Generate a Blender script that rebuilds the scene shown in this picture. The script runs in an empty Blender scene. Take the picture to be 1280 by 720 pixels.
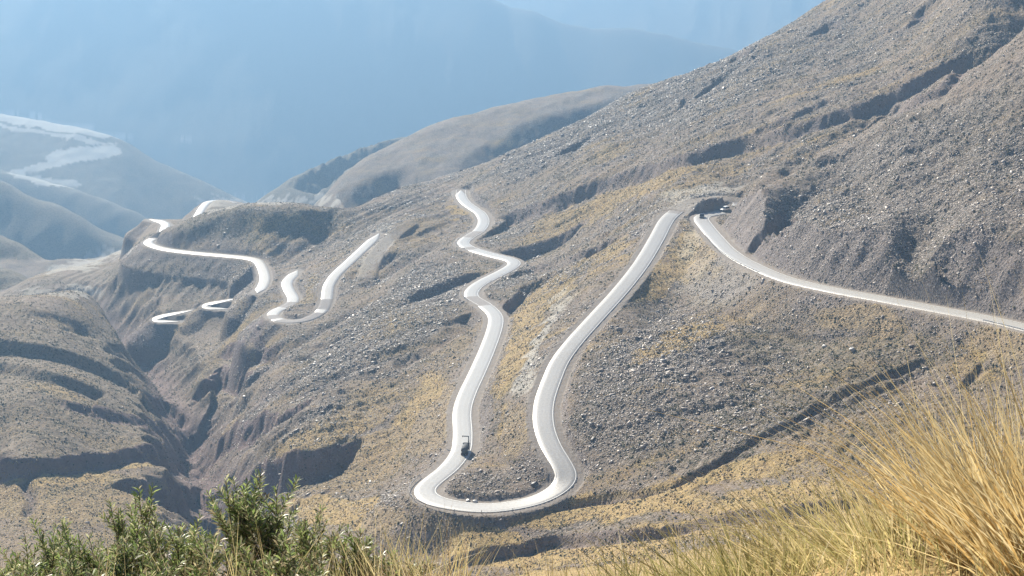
HAZE_D = 0.00022
SKY_S = 0.075
EXPO = 1.0
import bpy, math, random
import numpy as np

random.seed(7)
RNG = np.random.default_rng(7)
R = math.radians
W, H, FPX, PITCH = 1280.0, 720.0, 2000.0, R(16.0)
CP, SP = math.cos(PITCH), math.sin(PITCH)
SUN_EL, SUN_AZ = R(30.0), R(27.0)          # azimuth counted to the left of the view direction (+Y)

scene = bpy.context.scene
C = scene.collection


# ------------------------------------------------------------------ helpers
def pix(px, py):
    """photo pixel -> (x/Y, -z/Y) of its line of sight"""
    a = (np.asarray(px, float) - 640) / FPX
    v = (360 - np.asarray(py, float)) / FPX
    dy = CP + v * SP
    return a / dy, (SP - v * CP) / dy


def proj(x, y, z):
    d = y * CP - z * SP
    return 640 + FPX * x / d, 360 - FPX * (y * SP + z * CP) / d


def tag(o, label=None, cat=None, group=None, kind=None):
    if label: o['label'] = label
    if cat: o['category'] = cat
    if group: o['group'] = group
    if kind: o['kind'] = kind
    return o


def empty(name, loc, rz=0.0):
    o = bpy.data.objects.new(name, None)
    C.objects.link(o)
    o.location = loc
    o.rotation_euler = (0, 0, rz)
    o.empty_display_size = 0.3
    return o


def np_mesh(name, V, Fq, mat, parent=None, smooth=False, attr=None, nside=4, mats=None, midx=None):
    """mesh from numpy arrays: V (n,3), Fq (m,nside)"""
    me = bpy.data.meshes.new(name)
    V = np.asarray(V, np.float32)
    Fq = np.asarray(Fq, np.int32)
    m = len(Fq)
    me.vertices.add(len(V))
    me.vertices.foreach_set('co', V.ravel())
    me.loops.add(m * nside)
    me.loops.foreach_set('vertex_index', Fq.ravel())
    me.polygons.add(m)
    me.polygons.foreach_set('loop_start', np.arange(0, m * nside, nside, dtype=np.int32))
    me.polygons.foreach_set('loop_total', np.full(m, nside, np.int32))
    if smooth:
        me.polygons.foreach_set('use_smooth', np.ones(m, bool))
    if attr is not None:
        for an, arr in attr.items():
            a = me.attributes.new(an, 'FLOAT_COLOR', 'POINT')
            a.data.foreach_set('color', np.asarray(arr, np.float32).ravel())
    for mm in (mats or [mat]):
        me.materials.append(mm)
    if midx is not None:
        me.polygons.foreach_set('material_index', np.asarray(midx, np.int32))
    me.update(calc_edges=True)
    o = bpy.data.objects.new(name, me)
    C.objects.link(o)
    if parent is not None:
        o.parent = parent
    return o


_perm = np.random.default_rng(3).permutation(256).astype(np.int32)
_perm = np.concatenate([_perm, _perm])
_ang = np.random.default_rng(4).uniform(0, 2 * np.pi, 256)
_gx, _gy = np.cos(_ang).astype(np.float32), np.sin(_ang).astype(np.float32)


def perlin(x, y, seed=0):
    x = np.asarray(x, np.float32) + seed * 17.31
    y = np.asarray(y, np.float32) - seed * 9.77
    xf, yf = np.floor(x), np.floor(y)
    xi, yi = xf.astype(np.int32) & 255, yf.astype(np.int32) & 255
    x, y = x - xf, y - yf
    u = x * x * x * (x * (x * 6 - 15) + 10)
    v = y * y * y * (y * (y * 6 - 15) + 10)
    x1 = (xi + 1) & 255
    y1 = (yi + 1) & 255

    def g(a, b, dx, dy):
        h = _perm[_perm[a] + b]
        return _gx[h] * dx + _gy[h] * dy
    n0 = g(xi, yi, x, y)
    n1 = g(x1, yi, x - 1, y)
    m0 = g(xi, y1, x, y - 1)
    m1 = g(x1, y1, x - 1, y - 1)
    a = n0 + u * (n1 - n0)
    b = m0 + u * (m1 - m0)
    return (a + v * (b - a)) * 1.5


def sstep(x, a, b):
    t = np.clip((x - a) / (b - a), 0, 1)
    return t * t * (3 - 2 * t)


def catmull(P, n=24):
    P = np.asarray(P, float)
    Q = np.vstack([2 * P[0] - P[1], P, 2 * P[-1] - P[-2]])
    out = []
    for i in range(1, len(Q) - 2):
        p0, p1, p2, p3 = Q[i - 1], Q[i], Q[i + 1], Q[i + 2]
        t = np.linspace(0, 1, n, endpoint=False)[:, None]
        out.append(.5 * (2 * p1 + (p2 - p0) * t + (2 * p0 - 5 * p1 + 4 * p2 - p3) * t ** 2
                         + (3 * p1 - p0 - 3 * p2 + p3) * t ** 3))
    out.append(P[-1:])
    return np.vstack(out)


# ------------------------------------------------------------------ roads: centre lines through the valley
# (px, py, height) traced once; the line of sight and the height give the place on the hillside
ROADS = {
    'main': [(576, 238, -207), (577, 246, -206), (583, 254, -205), (593, 261, -204), (601, 267, -203), (605, 277, -202), (599, 288, -200.5),
             (585, 297, -199.5), (579, 304, -199), (590, 311, -198), (617, 319, -196.5), (637, 324, -195.3),
             (643, 330, -194.7), (630, 339, -193.8), (606, 351, -192.6), (592, 361, -191.8), (590, 371, -191.2),
             (606, 381, -190.6), (619, 394, -189.8), (619, 409, -189), (610, 435, -187.6), (597, 465, -186),
             (584, 493, -184.5), (578, 515, -183.5), (579, 543, -182.2), (576, 565, -181.2), (561, 585, -180.4),
             (541, 601, -179.6), (531, 612, -179.2), (537, 622, -178.8), (561, 630, -178.4), (602, 635, -177.8),
             (640, 632, -177), (677, 623, -175.6), (702, 608, -173.8), (709, 594, -172.4), (701, 577, -171),
             (688, 555, -169.6), (680, 529, -168.2), (681, 502, -167), (691, 472, -165.4), (701, 450, -164),
             (719, 426, -162), (745, 397, -159.8), (775, 364, -157), (801, 331, -154.6), (820, 300, -152.4),
             (831, 279, -150.8), (840, 268, -149.8), (856, 258, -149), (873, 251.5, -148.4), (890, 248, -148),
             (907, 247, -147.8), (921, 250, -148.3), (926, 256, -149), (916, 262, -149.8), (898, 266, -150.3),
             (881, 269, -150.4), (877, 274, -150), (884, 284, -149.5), (895, 297, -148.6), (913, 315, -147),
             (940, 331, -145.4), (984, 349, -142.8), (1040, 362, -140), (1100, 373, -137.6), (1175, 387, -135),
             (1231, 397.5, -133.2), (1281, 409, -131.6), (1340, 425, -130), (1410, 447, -128)],
    'middle': [(474, 292, -212), (468, 298, -212), (453, 312, -213), (436, 328, -214), (420, 343, -215), (411, 357, -216), (409, 370, -217),
               (405.5, 383, -218), (395.5, 394, -219), (376, 401, -220), (353, 401, -221), (341, 395, -222), (346, 388, -223),
               (360, 382, -224), (367, 374, -225), (361, 362, -226.5), (359, 352, -227.5), (369, 341, -229), (372, 338, -229.5)],
    'track': [(512, 279, -205), (500, 287, -206), (483, 302, -208), (470, 318, -209.3), (463, 332, -210.2), (459, 346, -211)],
    'upper_far': [(322, 366, -230), (329, 356, -231.5), (331, 345, -233), (324, 328, -235), (310, 322.5, -236), (277, 319, -238.5), (243, 316, -241),
                  (210, 312, -243), (191, 307, -244), (185, 302.5, -244.6), (192, 298, -245)],
    'spur_far': [(204, 290, -247.5), (207, 281, -249), (203, 277.5, -250), (196, 275.5, -251), (186, 274.3, -252)],
    'ridge_far': [(246, 271, -256), (254, 258, -258.5), (262, 252, -260), (279, 251, -261), (298, 254, -262)],
    'lower_a': [(224, 402, -262), (201, 401.5, -262), (194, 399.5, -261.6), (201, 395.5, -261), (216, 392.5, -260.3), (242, 387.5, -259)],
    'lower_b': [(287, 386.5, -254), (264, 385, -253.8), (256, 382.5, -253.4), (262, 379.5, -252.8), (277, 377, -252), (298, 372.5, -250.5)],
}
HALF_W = {'main': 3.05, 'middle': 2.75, 'track': 2.4, 'upper_far': 2.75, 'spur_far': 2.7, 'ridge_far': 2.5, 'lower_a': 2.6, 'lower_b': 2.6}
# stretches that are loose grey gravel rather than pale asphalt, as fractions found from photo points
road_xyz = {}
for k, pts in ROADS.items():
    d = catmull(pts, 16)
    u, s = pix(d[:, 0], d[:, 1])
    Y = -d[:, 2] / s
    P3 = np.stack([u * Y, Y, d[:, 2]], 1)
    seg = np.linalg.norm(np.diff(P3[:, :2], axis=0), axis=1)
    L = np.concatenate([[0], np.cumsum(seg)])
    t = np.arange(0, L[-1], 1.0)
    Q = np.stack([np.interp(t, L, P3[:, i]) for i in range(3)], 1)
    ker = np.array([1, 2, 3, 4, 3, 2, 1.]) / 16
    for it in range(2):                                   # ease the surveyed kinks
        Qp = np.pad(Q, ((3, 3), (0, 0)), mode='reflect', reflect_type='odd')
        Q = np.stack([np.convolve(Qp[:, i], ker, 'valid') for i in range(3)], 1)
    road_xyz[k] = Q


# ------------------------------------------------------------------ terrain: thin plate over (x/Y, ln Y)
def tps_fit(pts, lam=2e-4, A=2.2):
    pts = np.asarray(pts, float)
    X = np.stack([pts[:, 0] * A, pts[:, 1]], 1)
    n = len(X)
    r2 = ((X[:, None] - X[None]) ** 2).sum(-1)
    K = np.where(r2 > 0, .5 * r2 * np.log(r2 + 1e-30), 0) + lam * np.eye(n)
    Pm = np.hstack([np.ones((n, 1)), X])
    M = np.zeros((n + 3, n + 3))
    M[:n, :n] = K
    M[:n, n:] = Pm
    M[n:, :n] = Pm.T
    sol = np.linalg.solve(M, np.concatenate([pts[:, 2], np.zeros(3)]))
    return X, sol, A


def tps_grid(fit, u, w):
    X, sol, A = fit
    out = np.zeros((len(w), len(u)))
    uu = u * A
    for i, wi in enumerate(w):
        r2 = (uu[:, None] - X[None, :, 0]) ** 2 + (wi - X[None, :, 1]) ** 2
        K = .5 * r2 * np.log(r2 + 1e-30)
        out[i] = K @ sol[:len(X)] + sol[-3] + sol[-2] * uu + sol[-1] * wi
    return out


def cubic_rows(xs, n, x0, x1):
    """interpolation matrix (len(xs), n) for uniform knots x0..x1"""
    f = (xs - x0) / (x1 - x0) * (n - 1)
    i = np.clip(np.floor(f).astype(int), 1, n - 3)
    t = f - i
    M = np.zeros((len(xs), n))
    r = np.arange(len(xs))
    M[r, i - 1] = -.5 * t + t ** 2 - .5 * t ** 3
    M[r, i] = 1 - 2.5 * t ** 2 + 1.5 * t ** 3
    M[r, i + 1] = .5 * t + 2 * t ** 2 - 1.5 * t ** 3
    M[r, i + 2] = -.5 * t ** 2 + .5 * t ** 3
    return M


def zp(u, Y, z):
    return (u, math.log(Y), -z / Y)


def yp(px, py, Y):
    u, s = pix(px, py)
    return (float(u), math.log(Y), float(s))


CTRL = []
# the viewer's own hillside (x/Y, Y, z)
for u, rows in {
    -.75: [(2.2, -2.3), (6, -4.6), (9, -6.4), (30, -21), (100, -66), (200, -124), (330, -190)],
    -.25: [(2.2, -1.9), (6, -3.35), (9, -4.75), (14, -8.1), (30, -18.8), (100, -61), (200, -114), (330, -177), (430, -216)],
    0.0: [(2.2, -1.9), (6, -3.25), (9, -4.8), (14, -8.0), (30, -17.6), (100, -55), (200, -103), (300, -147)],
    .17: [(2.2, -1.75), (6, -3.05), (9, -4.5), (12, -6.1), (20, -10.6), (40, -21.5), (100, -52), (200, -98), (280, -130)],
    .26: [(2.2, -1.65), (6, -2.85), (9, -4.2), (12, -5.6), (20, -9.9), (40, -20.5), (100, -50), (200, -95)],
    .45: [(2.2, -1.6), (6, -2.85), (9, -4.25), (12, -5.8), (20, -10.3), (40, -21.0), (100, -50), (200, -94)],
    .75: [(2.2, -1.5), (6, -2.6), (9, -4.0), (20, -10.5), (40, -21), (100, -50), (200, -92)],
}.items():
    CTRL += [zp(u, Y, z) for Y, z in rows]
for a in [(560, 712, 372), (700, 690, 372), (850, 665, 350), (1000, 650, 318), (1150, 625, 300), (700, 665, 388), (620, 688, 385), (545, 700, 389),
          (760, 661, 372), (830, 653, 360), (900, 640, 350), (1000, 627, 336), (1100, 612, 328), (1250, 590, 318), (1500, 560, 300),
          (480, 670, 410), (430, 640, 442), (520, 660, 405), (760, 640, 388), (900, 615, 368), (1000, 590, 362), (1150, 560, 352), (1280, 540, 357),
          (1400, 500, 372), (1000, 520, 400), (1150, 500, 395), (1280, 470, 400), (900, 560, 398), (800, 590, 400), (800, 520, 428), (800, 450, 470),
          (900, 480, 442), (1000, 450, 455), (900, 400, 500), (830, 390, 535), (1000, 400, 480), (1150, 440, 428), (960, 360, 521),
          # the big slope up to its skyline
          (640, 560, 440), (640, 480, 492), (660, 420, 550), (690, 370, 600), (720, 320, 665), (700, 300, 735), (780, 290, 660), (800, 240, 715), (850, 225, 690),
          (680, 260, 800), (640, 270, 830), (700, 220, 850), (620, 245, 880), (760, 180, 860), (860, 190, 745), (900, 180, 735), (930, 215, 680),
          (820, 150, 880), (900, 140, 800), (1000, 160, 700), (1000, 100, 800), (1100, 100, 730), (1050, 60, 850), (1150, 40, 790), (1250, 30, 720), (1250, -40, 770),
          (1280, 90, 690), (1400, -40, 720),
          (595, 232, 925), (640, 200, 955), (700, 165, 985), (760, 133, 1000), (800, 113, 1008), (900, 74, 1005), (980, 38, 1015), (1050, 0, 1030), (1150, -60, 1010), (1280, -140, 990), (1500, -260, 960),
          # rounded shoulder left of the crest, the hill above the far road
          (560, 224, 990), (500, 234, 1000), (460, 250, 985), (440, 264, 968), (480, 262, 930), (520, 262, 900), (540, 300, 812), (500, 300, 830), (520, 340, 735), (470, 340, 765), (430, 300, 868),
          (400, 300, 893), (380, 320, 868), (350, 330, 878), (300, 259.5, 932), (300, 290, 912.5), (380, 261, 916), (380, 280, 902.5), (380, 303, 890), (420, 263, 926), (420, 278, 914), (250, 274, 941), (250, 295, 929), (215, 284, 951), (340, 259.5, 922), (340, 290, 900), (340, 315, 885),
          # downhill of the roads to the gorge
          (520, 420, 610), (540, 500, 530), (500, 560, 502), (450, 600, 490), (480, 480, 575), (440, 440, 630), (400, 500, 570), (420, 420, 672), (380, 440, 665), (330, 420, 728), (350, 470, 640), (400, 570, 520),
          (340, 520, 600), (300, 560, 575), (340, 600, 520), (380, 640, 470), (330, 650, 485), (300, 450, 722), (280, 420, 800), (240, 440, 790), (250, 480, 712), (270, 520, 655), (200, 420, 838), (240, 360, 888), (180, 340, 927), (290, 350, 881), (150, 330, 960),
          (170, 370, 915), (135, 350, 975), (240, 410, 846), (290, 400, 838),
          # bed of the gorge
          (290, 650, 525), (262, 590, 590), (240, 530, 665), (215, 480, 735), (165, 420, 840), (120, 385, 920), (78, 362, 980),
          # left banks
          (100, 640, 512), (0, 650, 505), (0, 600, 541), (0, 578, 560), (100, 580, 560), (180, 590, 565), (200, 640, 535), (0, 555, 556), (150, 545, 602), (202, 547, 615), (0, 500, 604), (100, 500, 618), (0, 450, 662), (100, 460, 665), (0, 400, 708),
          (100, 410, 728), (150, 470, 688), (202, 458, 725), (0, 371, 748), (86, 366, 772), (116, 369, 802), (60, 400, 716), (150, 420, 800), (-200, 380, 722), (-200, 480, 622), (-200, 600, 538), (-400, 400, 680),
          # terraces far down the valley
          (90, 334, 1040), (70, 340, 1020), (130, 325, 1075), (160, 310, 1140), (140, 318, 1105), (40, 352, 1000), (100, 348, 1000),
          (180, 306, 1130)]:
    CTRL.append(yp(*a))
for px, rows in {0: [(792, .297), (842, .305), (1060, .29), (1120, .290), (1220, .296)], -120: [(800, .301), (850, .308), (1100, .30), (1220, .308)], 60: [(805, .294), (850, .303), (1100, .281), (1200, .290)],
                 246: [(985, .2425)], 165: [(1045, .262), (1200, .272)], 140: [(1060, .272)], 130: [(1100, .267)], 190: [(1120, .262), (1200, .272)], 215: [(1120, .256), (1200, .268)], 100: [(1200, .288)], 250: [(1220, .262)], 282: [(985, .2385), (1040, .2385)], 215: [(1000, .25)],
                 300: [(985, .238)], 340: [(975, .239), (1080, .256)], 400: [(970, .240), (1080, .262)], 440: [(1005, .243), (1090, .262)]}.items():
    CTRL += [(float(pix(px, 330)[0]), math.log(Yq), sq) for Yq, sq in rows]
CTRL += [zp(-.31, 905, -284), (-.285, math.log(880), .312), zp(-.55, 900, -262), zp(-.75, 700, -190), zp(-.75, 400, -195)]
for u in (.38, .55, .75):
    CTRL += [zp(u, 420, -118 + 90 * (u - .38)), zp(u, 600, -100 + 120 * (u - .38)), zp(u, 850, -90 + 140 * (u - .38))]
# behind the skyline: down to the floor of the far valley
for px, zr in ((1500, -60), (1280, -90), (1050, -130), (900, -165), (760, -190), (620, -225), (500, -245)):
    u = float(pix(px, 200)[0])
    CTRL += [zp(u, 1120, zr - 12), zp(u, 1350, zr - 95)]
for u, z1, z2 in ((-.27, -355, -392), (-.24, -335, -375), (-.2, -315, -362), (-.13, -300, -345)):
    CTRL += [zp(u, 1230, z1), zp(u, 1350, z2)]
CTRL += [zp(-.31, 1250, -368), zp(-.5, 1250, -385), zp(-.8, 1250, -390)]
for u in (-.8, -.5, -.25, 0, .25, .5, .8):
    CTRL += [zp(u, 1800, -480), zp(u, 2600, -700), zp(u, 4000, -1050), zp(u, 7000, -1600), zp(u, 12000, -2300)]
for k, Q in road_xyz.items():
    for q in Q[::14]:
        CTRL.append((q[0] / q[1], math.log(q[1]), -q[2] / q[1]))

NEAR, FAR = 2.2, 10000.0
RS = 1.0


def uneven(knots):
    out = [np.arange(a, b, st / RS) for a, b, st in knots]
    return np.concatenate(out + [[knots[-1][1]]])


U = uneven([(-.8, -.42, .0035), (-.42, -.36, .0016), (-.36, .36, .00072), (.36, .42, .0016), (.42, .8, .0035)])
LW = uneven([(math.log(NEAR), math.log(20), .012), (math.log(20), math.log(280), .016), (math.log(280), math.log(420), .0020),
             (math.log(420), math.log(1200), .00155), (math.log(1200), math.log(3000), .0032), (math.log(3000), math.log(FAR), .006)])
YV = np.exp(LW)
NU, NY = len(U), len(YV)
X = (U[None, :] * YV[:, None])
YY = np.broadcast_to(YV[:, None], X.shape).copy()
print('grid', NU, NY, NU * NY)

cu = np.linspace(-.8, .8, 280)
cw = np.linspace(LW[0], LW[-1], 420)
MU, MW = cubic_rows(U, 280, -.8, .8), cubic_rows(LW, 420, LW[0], LW[-1])


def layer_tps(pts, lam=2e-4):
    s = tps_grid(tps_fit(pts, lam), cu, cw)
    return -(MW @ s @ MU.T) * YV[:, None]


ZM = layer_tps(CTRL)
# broken near-right spur above the upper road
D = [yp(930, 238, 618), yp(1010, 196, 632), yp(1100, 147, 640), yp(1190, 93, 645), yp(1280, 38, 650), yp(1500, -95, 660),
     yp(1200, 250, 500), yp(1280, 200, 520), yp(1100, 250, 545), yp(1000, 262, 583), yp(1280, 310, 445), yp(1150, 320, 488), yp(1060, 310, 525),
     yp(985, 300, 560), yp(1500, 200, 480), yp(1500, 340, 400), yp(1180, 170, 575), yp(1060, 215, 600)]
for px, py, Y, z in ((1040, 362, 483, -136), (1100, 373, 466, -134.6), (1175, 387, 446, -132), (1240, 399, 431, -130), (1340, 425, 404, -127), (984, 349, 505, -140.5), (940, 331, 536, -144), (913, 315, 562, -147)):
    u = float(pix(px, py)[0])
    if px > 960:
        D += [zp(u, Y + 7, z + 6.5), zp(u, Y + 18, z + 12)]
    D += [zp(u, Y, z - 3), zp(u, Y + 10, z + (8 if px > 960 else 7)), zp(u, Y - 7, z - 12), zp(u, Y - 14, z - 19), zp(u, Y - 30, z - 30), zp(u, Y - 120, z - 80)]
for px, Y, z in ((930, 618, -138), (1010, 632, -129), (1100, 640, -113), (1190, 645, -96), (1280, 650, -78), (1500, 660, -45)):
    u = float(pix(px, 200)[0])
    D += [zp(u, Y + 24, z - 13), zp(u, Y + 60, z - 45), zp(u, Y + 300, z - 200), zp(u, 2000, -900)]
for Y, z in ((618, -150), (560, -165), (500, -180), (700, -230)):
    D.append(zp(.138 if Y > 600 else .125, Y, z))
D += [zp(0, 600, -330), zp(0, 300, -300), zp(-.5, 600, -500), zp(.3, 250, -170), zp(0, 2000, -900), zp(.1, 100, -120), zp(.7, 100, -120), zp(.7, 500, -40), zp(-.7, 100, -140), zp(.3, 10, -15), zp(-.3, 10, -15), zp(0, 14000, -5000), zp(.7, 14000, -5000), zp(-.7, 14000, -5000)]
ZD = layer_tps(D)


def smooth1(a, k):
    k = int(k)
    ker = np.hanning(2 * k + 3)
    ker /= ker.sum()
    return np.convolve(np.pad(a, k + 1, mode='edge'), ker, 'valid')


def layer_ridge(pts, front, back, rnd, sm=10, lat=0, seed=0, lam=300., amp=0., stretch=3.):
    p = sorted((float(pix(a, b)[0]), float(pix(a, b)[1]), Y) for a, b, Y in pts)
    p = np.array(p)
    s = np.interp(U, p[:, 0], p[:, 1])
    Yr = np.interp(U, p[:, 0], p[:, 2])
    s, Yr = smooth1(s, sm * RS), smooth1(Yr, sm * RS)
    zr = -s * Yr
    d = YV[:, None] - Yr[None, :]
    f = np.where(d < 0, front, back)
    drop = f * (np.sqrt(d * d + rnd * rnd) - rnd)
    n = 0
    if amp:
        ramp = sstep(np.abs(d), 0, lam * .8)
        wx = perlin(X / lam / 1.7, YY / lam / 1.7, seed + 5) * .5
        n = (1 - 2 * np.abs(perlin(X / lam + wx, YY / lam / stretch, seed))) * amp * ramp
        n += (1 - 2 * np.abs(perlin(X / lam * 2.6 + wx * 2, YY / lam / stretch * 2.6, seed + 1))) * amp * .36 * ramp
        n += (1 - 2 * np.abs(perlin(X / lam * 6.6 + wx * 2, YY / lam / stretch * 5, seed + 2))) * amp * .13 * ramp
    return zr[None, :] - drop + n


# far spurs and mountains: (ridge line, front slope, back slope, rounding)
ZE1 = layer_ridge([(330, 330, 1330), (385, 268, 1380), (410, 246, 1400), (430, 222, 1420), (450, 205, 1440), (485, 183, 1480), (520, 165, 1500), (560, 152, 1515), (600, 141, 1530), (640, 130, 1545), (680, 121, 1560),
                   (740, 112, 1580), (790, 108, 1590), (830, 104, 1590), (900, 100, 1590), (1100, 60, 1600), (1500, 0, 1600), (2200, -120, 1500)], .2, .5, 40, 12, seed=11, lam=190., amp=3., stretch=3.)
ZE2 = layer_ridge([(260, 300, 1950), (330, 247, 2000), (365, 222, 2010), (400, 206, 2030), (440, 189, 2050), (470, 179, 2070), (495, 173, 2090), (530, 171.5, 2100), (600, 165, 2150), (900, 150, 2200), (1600, 60, 2200)],
                  .32, .6, 30, 8, seed=21, lam=120., amp=5., stretch=4.)
ZG1 = layer_ridge([(-400, 210, 1150), (-60, 312, 1120), (0, 337, 1100), (22, 344, 1095), (48, 361, 1090), (90, 400, 1080), (300, 620, 1070)], .85, .5, 25, 12, seed=31, lam=120., amp=3.)
ZG2 = layer_ridge([(-500, 60, 1442), (-60, 262, 1401), (0, 296, 1380), (18, 304, 1370), (37, 315, 1359), (64, 335, 1350), (100, 370, 1339), (300, 520, 1328)], .85, .5, 30, 12, seed=32, lam=150., amp=7.)
ZG3 = layer_ridge([(-600, 0, 2070), (-60, 195, 2024), (0, 227, 1978), (20, 236, 1966), (37, 248, 1955), (86, 263, 1932), (127, 291, 1909), (172, 308, 1886), (260, 370, 1863), (500, 520, 1840)], .85, .5, 40, 12, seed=33, lam=180., amp=9.)
ZG4 = layer_ridge([(-700, 60, 2574), (-80, 195, 2551), (0, 214, 2516), (60, 229, 2492), (94, 237, 2469), (130, 251, 2445), (169, 267, 2422), (220, 300, 2398), (600, 480, 2387)], .8, .5, 50, 12, seed=34, lam=220., amp=8.)
ZK = layer_ridge([(-700, 30, 3089), (-60, 133, 3046), (0, 144, 3024), (60, 153, 3002), (110, 163, 2981), (152, 176, 2965), (200, 205, 2938), (300, 250, 2905), (700, 420, 2862)], .27, .5, 60, 8, seed=35, lam=420., amp=12.)
ZH = layer_ridge([(-1200, -150, 5900), (0, -170, 5600), (300, -120, 5500), (500, -50, 5400), (590, -14, 5320), (640, 10, 5300), (665, 13, 5290), (700, 28, 5280), (740, 36, 5260), (790, 35, 5240), (830, 43, 5220), (870, 53, 5200), (915, 61, 5180), (1000, 95, 5100), (1200, 150, 5000), (1800, 260, 4900)],
                 .55, .5, 40, 5, seed=41, lam=520., amp=17., stretch=2.2)
ZI = layer_ridge([(-1500, -150, 9200), (0, -150, 9100), (900, -120, 9000), (1300, -130, 9000), (2000, -150, 9000)], .21, .5, 100, 8, seed=51, lam=900., amp=60., stretch=2.5)

LAYERS = [('ground', ZM), ('rocky_spur', ZD), ('spur', ZE1), ('pale_spur', ZE2), ('hill_a', ZG1), ('hill_b', ZG2), ('hill_c', ZG3), ('hill_d', ZG4), ('sunpatch_hill', ZK), ('mountain', ZH), ('mountain_far', ZI)]
for i, (nm, z) in enumerate(LAYERS):
    if i >= 2:
        z[YV < (1010 if nm != 'hill_a' else 960)] = -9000
Z = ZM.copy()
LID = np.zeros(Z.shape, np.int8)
for i in range(1, len(LAYERS)):
    z = LAYERS[i][1]
    up = z > Z
    LID[up] = i
    k = 1.5 if i == 1 else 6.0
    dz = np.clip(1 - np.abs(z - Z) / k, 0, 1)
    Z = np.maximum(Z, z) + dz * dz * k * .25
del ZD, ZE1, ZE2, ZG1, ZG2, ZG3, ZG4, ZK, ZH, ZI


# ------------------------------------------------------------------ looking up the ground
def hit(px, py, ymin=250.0):
    """first place where the line of sight through a photo point meets the ground"""
    u, s = pix(px, py)
    fi = np.interp(u, U, np.arange(NU))
    i = int(np.clip(fi, 0, NU - 2))
    t = fi - i
    col = -(Z[:, i] * (1 - t) + Z[:, i + 1] * t) / YV
    ok = np.where((col <= s) & (YV >= ymin))[0]
    if len(ok) == 0:
        return None
    j = ok[0]
    if j > 0 and col[j - 1] > s:
        f = (col[j - 1] - s) / (col[j - 1] - col[j] + 1e-12)
        Y = YV[j - 1] + f * (YV[j] - YV[j - 1])
    else:
        Y = YV[j]
    return np.array([u * Y, Y, -s * Y])


def ground_z(x, y):
    x = np.asarray(x, float)
    y = np.asarray(y, float)
    fu = np.interp(x / y, U, np.arange(NU))
    fw = np.interp(np.log(y), LW, np.arange(NY))
    i = np.clip(fu.astype(int), 0, NU - 2)
    j = np.clip(fw.astype(int), 0, NY - 2)
    a, b = fu - i, fw - j
    return ((Z[j, i] * (1 - a) + Z[j, i + 1] * a) * (1 - b) + (Z[j + 1, i] * (1 - a) + Z[j + 1, i + 1] * a) * b)


def line_on_ground(pts, ymin=250.0, n=12):
    d = catmull(pts, n)
    out = []
    for p in d:
        h = hit(p[0], p[1], ymin)
        if h is not None and (not out or abs(h[1] - out[-1][1]) < 90):
            out.append(h)
    Q = np.array(out)
    L = np.concatenate([[0], np.cumsum(np.linalg.norm(np.diff(Q[:, :2], axis=0), axis=1))])
    t = np.arange(0, L[-1], 1.5)
    return np.stack([np.interp(t, L, Q[:, i]) for i in range(3)], 1)


def near_line(Q, reach):
    """for grid points within reach of the polyline: flat index, distance, side (+ right of travel), nearest sample"""
    res_i, res_d, res_s, res_k = [], [], [], []
    T = np.gradient(Q[:, :2], axis=0)
    T /= np.linalg.norm(T, axis=1)[:, None] + 1e-9
    best = {}
    step = 24
    dist = np.full(NU * NY, np.inf, np.float32)
    side = np.zeros(NU * NY, np.float32)
    near = np.zeros(NU * NY, np.int32)
    for a in range(0, len(Q), step):
        q = Q[a:a + step + 1]
        y0, y1 = q[:, 1].min() - reach, q[:, 1].max() + reach
        j0, j1 = np.searchsorted(YV, [y0, y1])
        if j1 <= j0:
            continue
        lo = min((q[:, 0].min() - reach) / max(y0, 1), (q[:, 0].min() - reach) / y1)
        hi = max((q[:, 0].max() + reach) / max(y0, 1), (q[:, 0].max() + reach) / y1)
        i0, i1 = np.searchsorted(U, [lo, hi])
        if i1 <= i0:
            continue
        xs, ys = X[j0:j1, i0:i1], YY[j0:j1, i0:i1]
        idx = (np.arange(j0, j1)[:, None] * NU + np.arange(i0, i1)[None]).ravel()
        xf, yf = xs.ravel().astype(np.float32), ys.ravel().astype(np.float32)
        bd = np.full(len(xf), np.inf, np.float32)
        bk = np.zeros(len(xf), np.int32)
        for n_, p in enumerate(q):
            dd = (xf - p[0]) ** 2 + (yf - p[1]) ** 2
            m = dd < bd
            bd[m] = dd[m]
            bk[m] = a + n_
        bd = np.sqrt(bd)
        m = (bd < reach) & (bd < dist[idx])
        ii = idx[m]
        dist[ii] = bd[m]
        near[ii] = bk[m]
    ii = np.where(np.isfinite(dist))[0]
    k = near[ii]
    dx = X.ravel()[ii] - Q[k, 0]
    dy = YY.ravel()[ii] - Q[k, 1]
    along = dx * T[k, 0] + dy * T[k, 1]
    sd = dx * T[k, 1] - dy * T[k, 0]
    # past the ends the distance grows along the line: keep but let the caller fade it
    return ii, dist[ii], sd, k, along


def fade_ends(k, n, f=.18):
    t = k / max(n - 1, 1)
    return sstep(t, 0, f) * sstep(1 - t, 0, f)


ZF = Z.ravel()


def groove(pts, depth, width, sharp=1.0, ymin=250., f=.18, wob=.35, end=True):
    Q = line_on_ground(pts, ymin)
    ii, d, sd, k, al = near_line(Q, width * 2.2)
    w = width * (1 + wob * perlin(X.ravel()[ii] / 11, YY.ravel()[ii] / 11, 3))
    fe = fade_ends(k, len(Q), f) if end else 1
    t = np.clip(d / w, 0, 2)
    prof = np.clip(1 - t, 0, 1) ** sharp if sharp > 0 else .5 + .5 * np.cos(np.pi * np.clip(t / 1.5, 0, 1))
    ZF[ii] -= depth * prof * fe
    return ii, prof * fe


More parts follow.
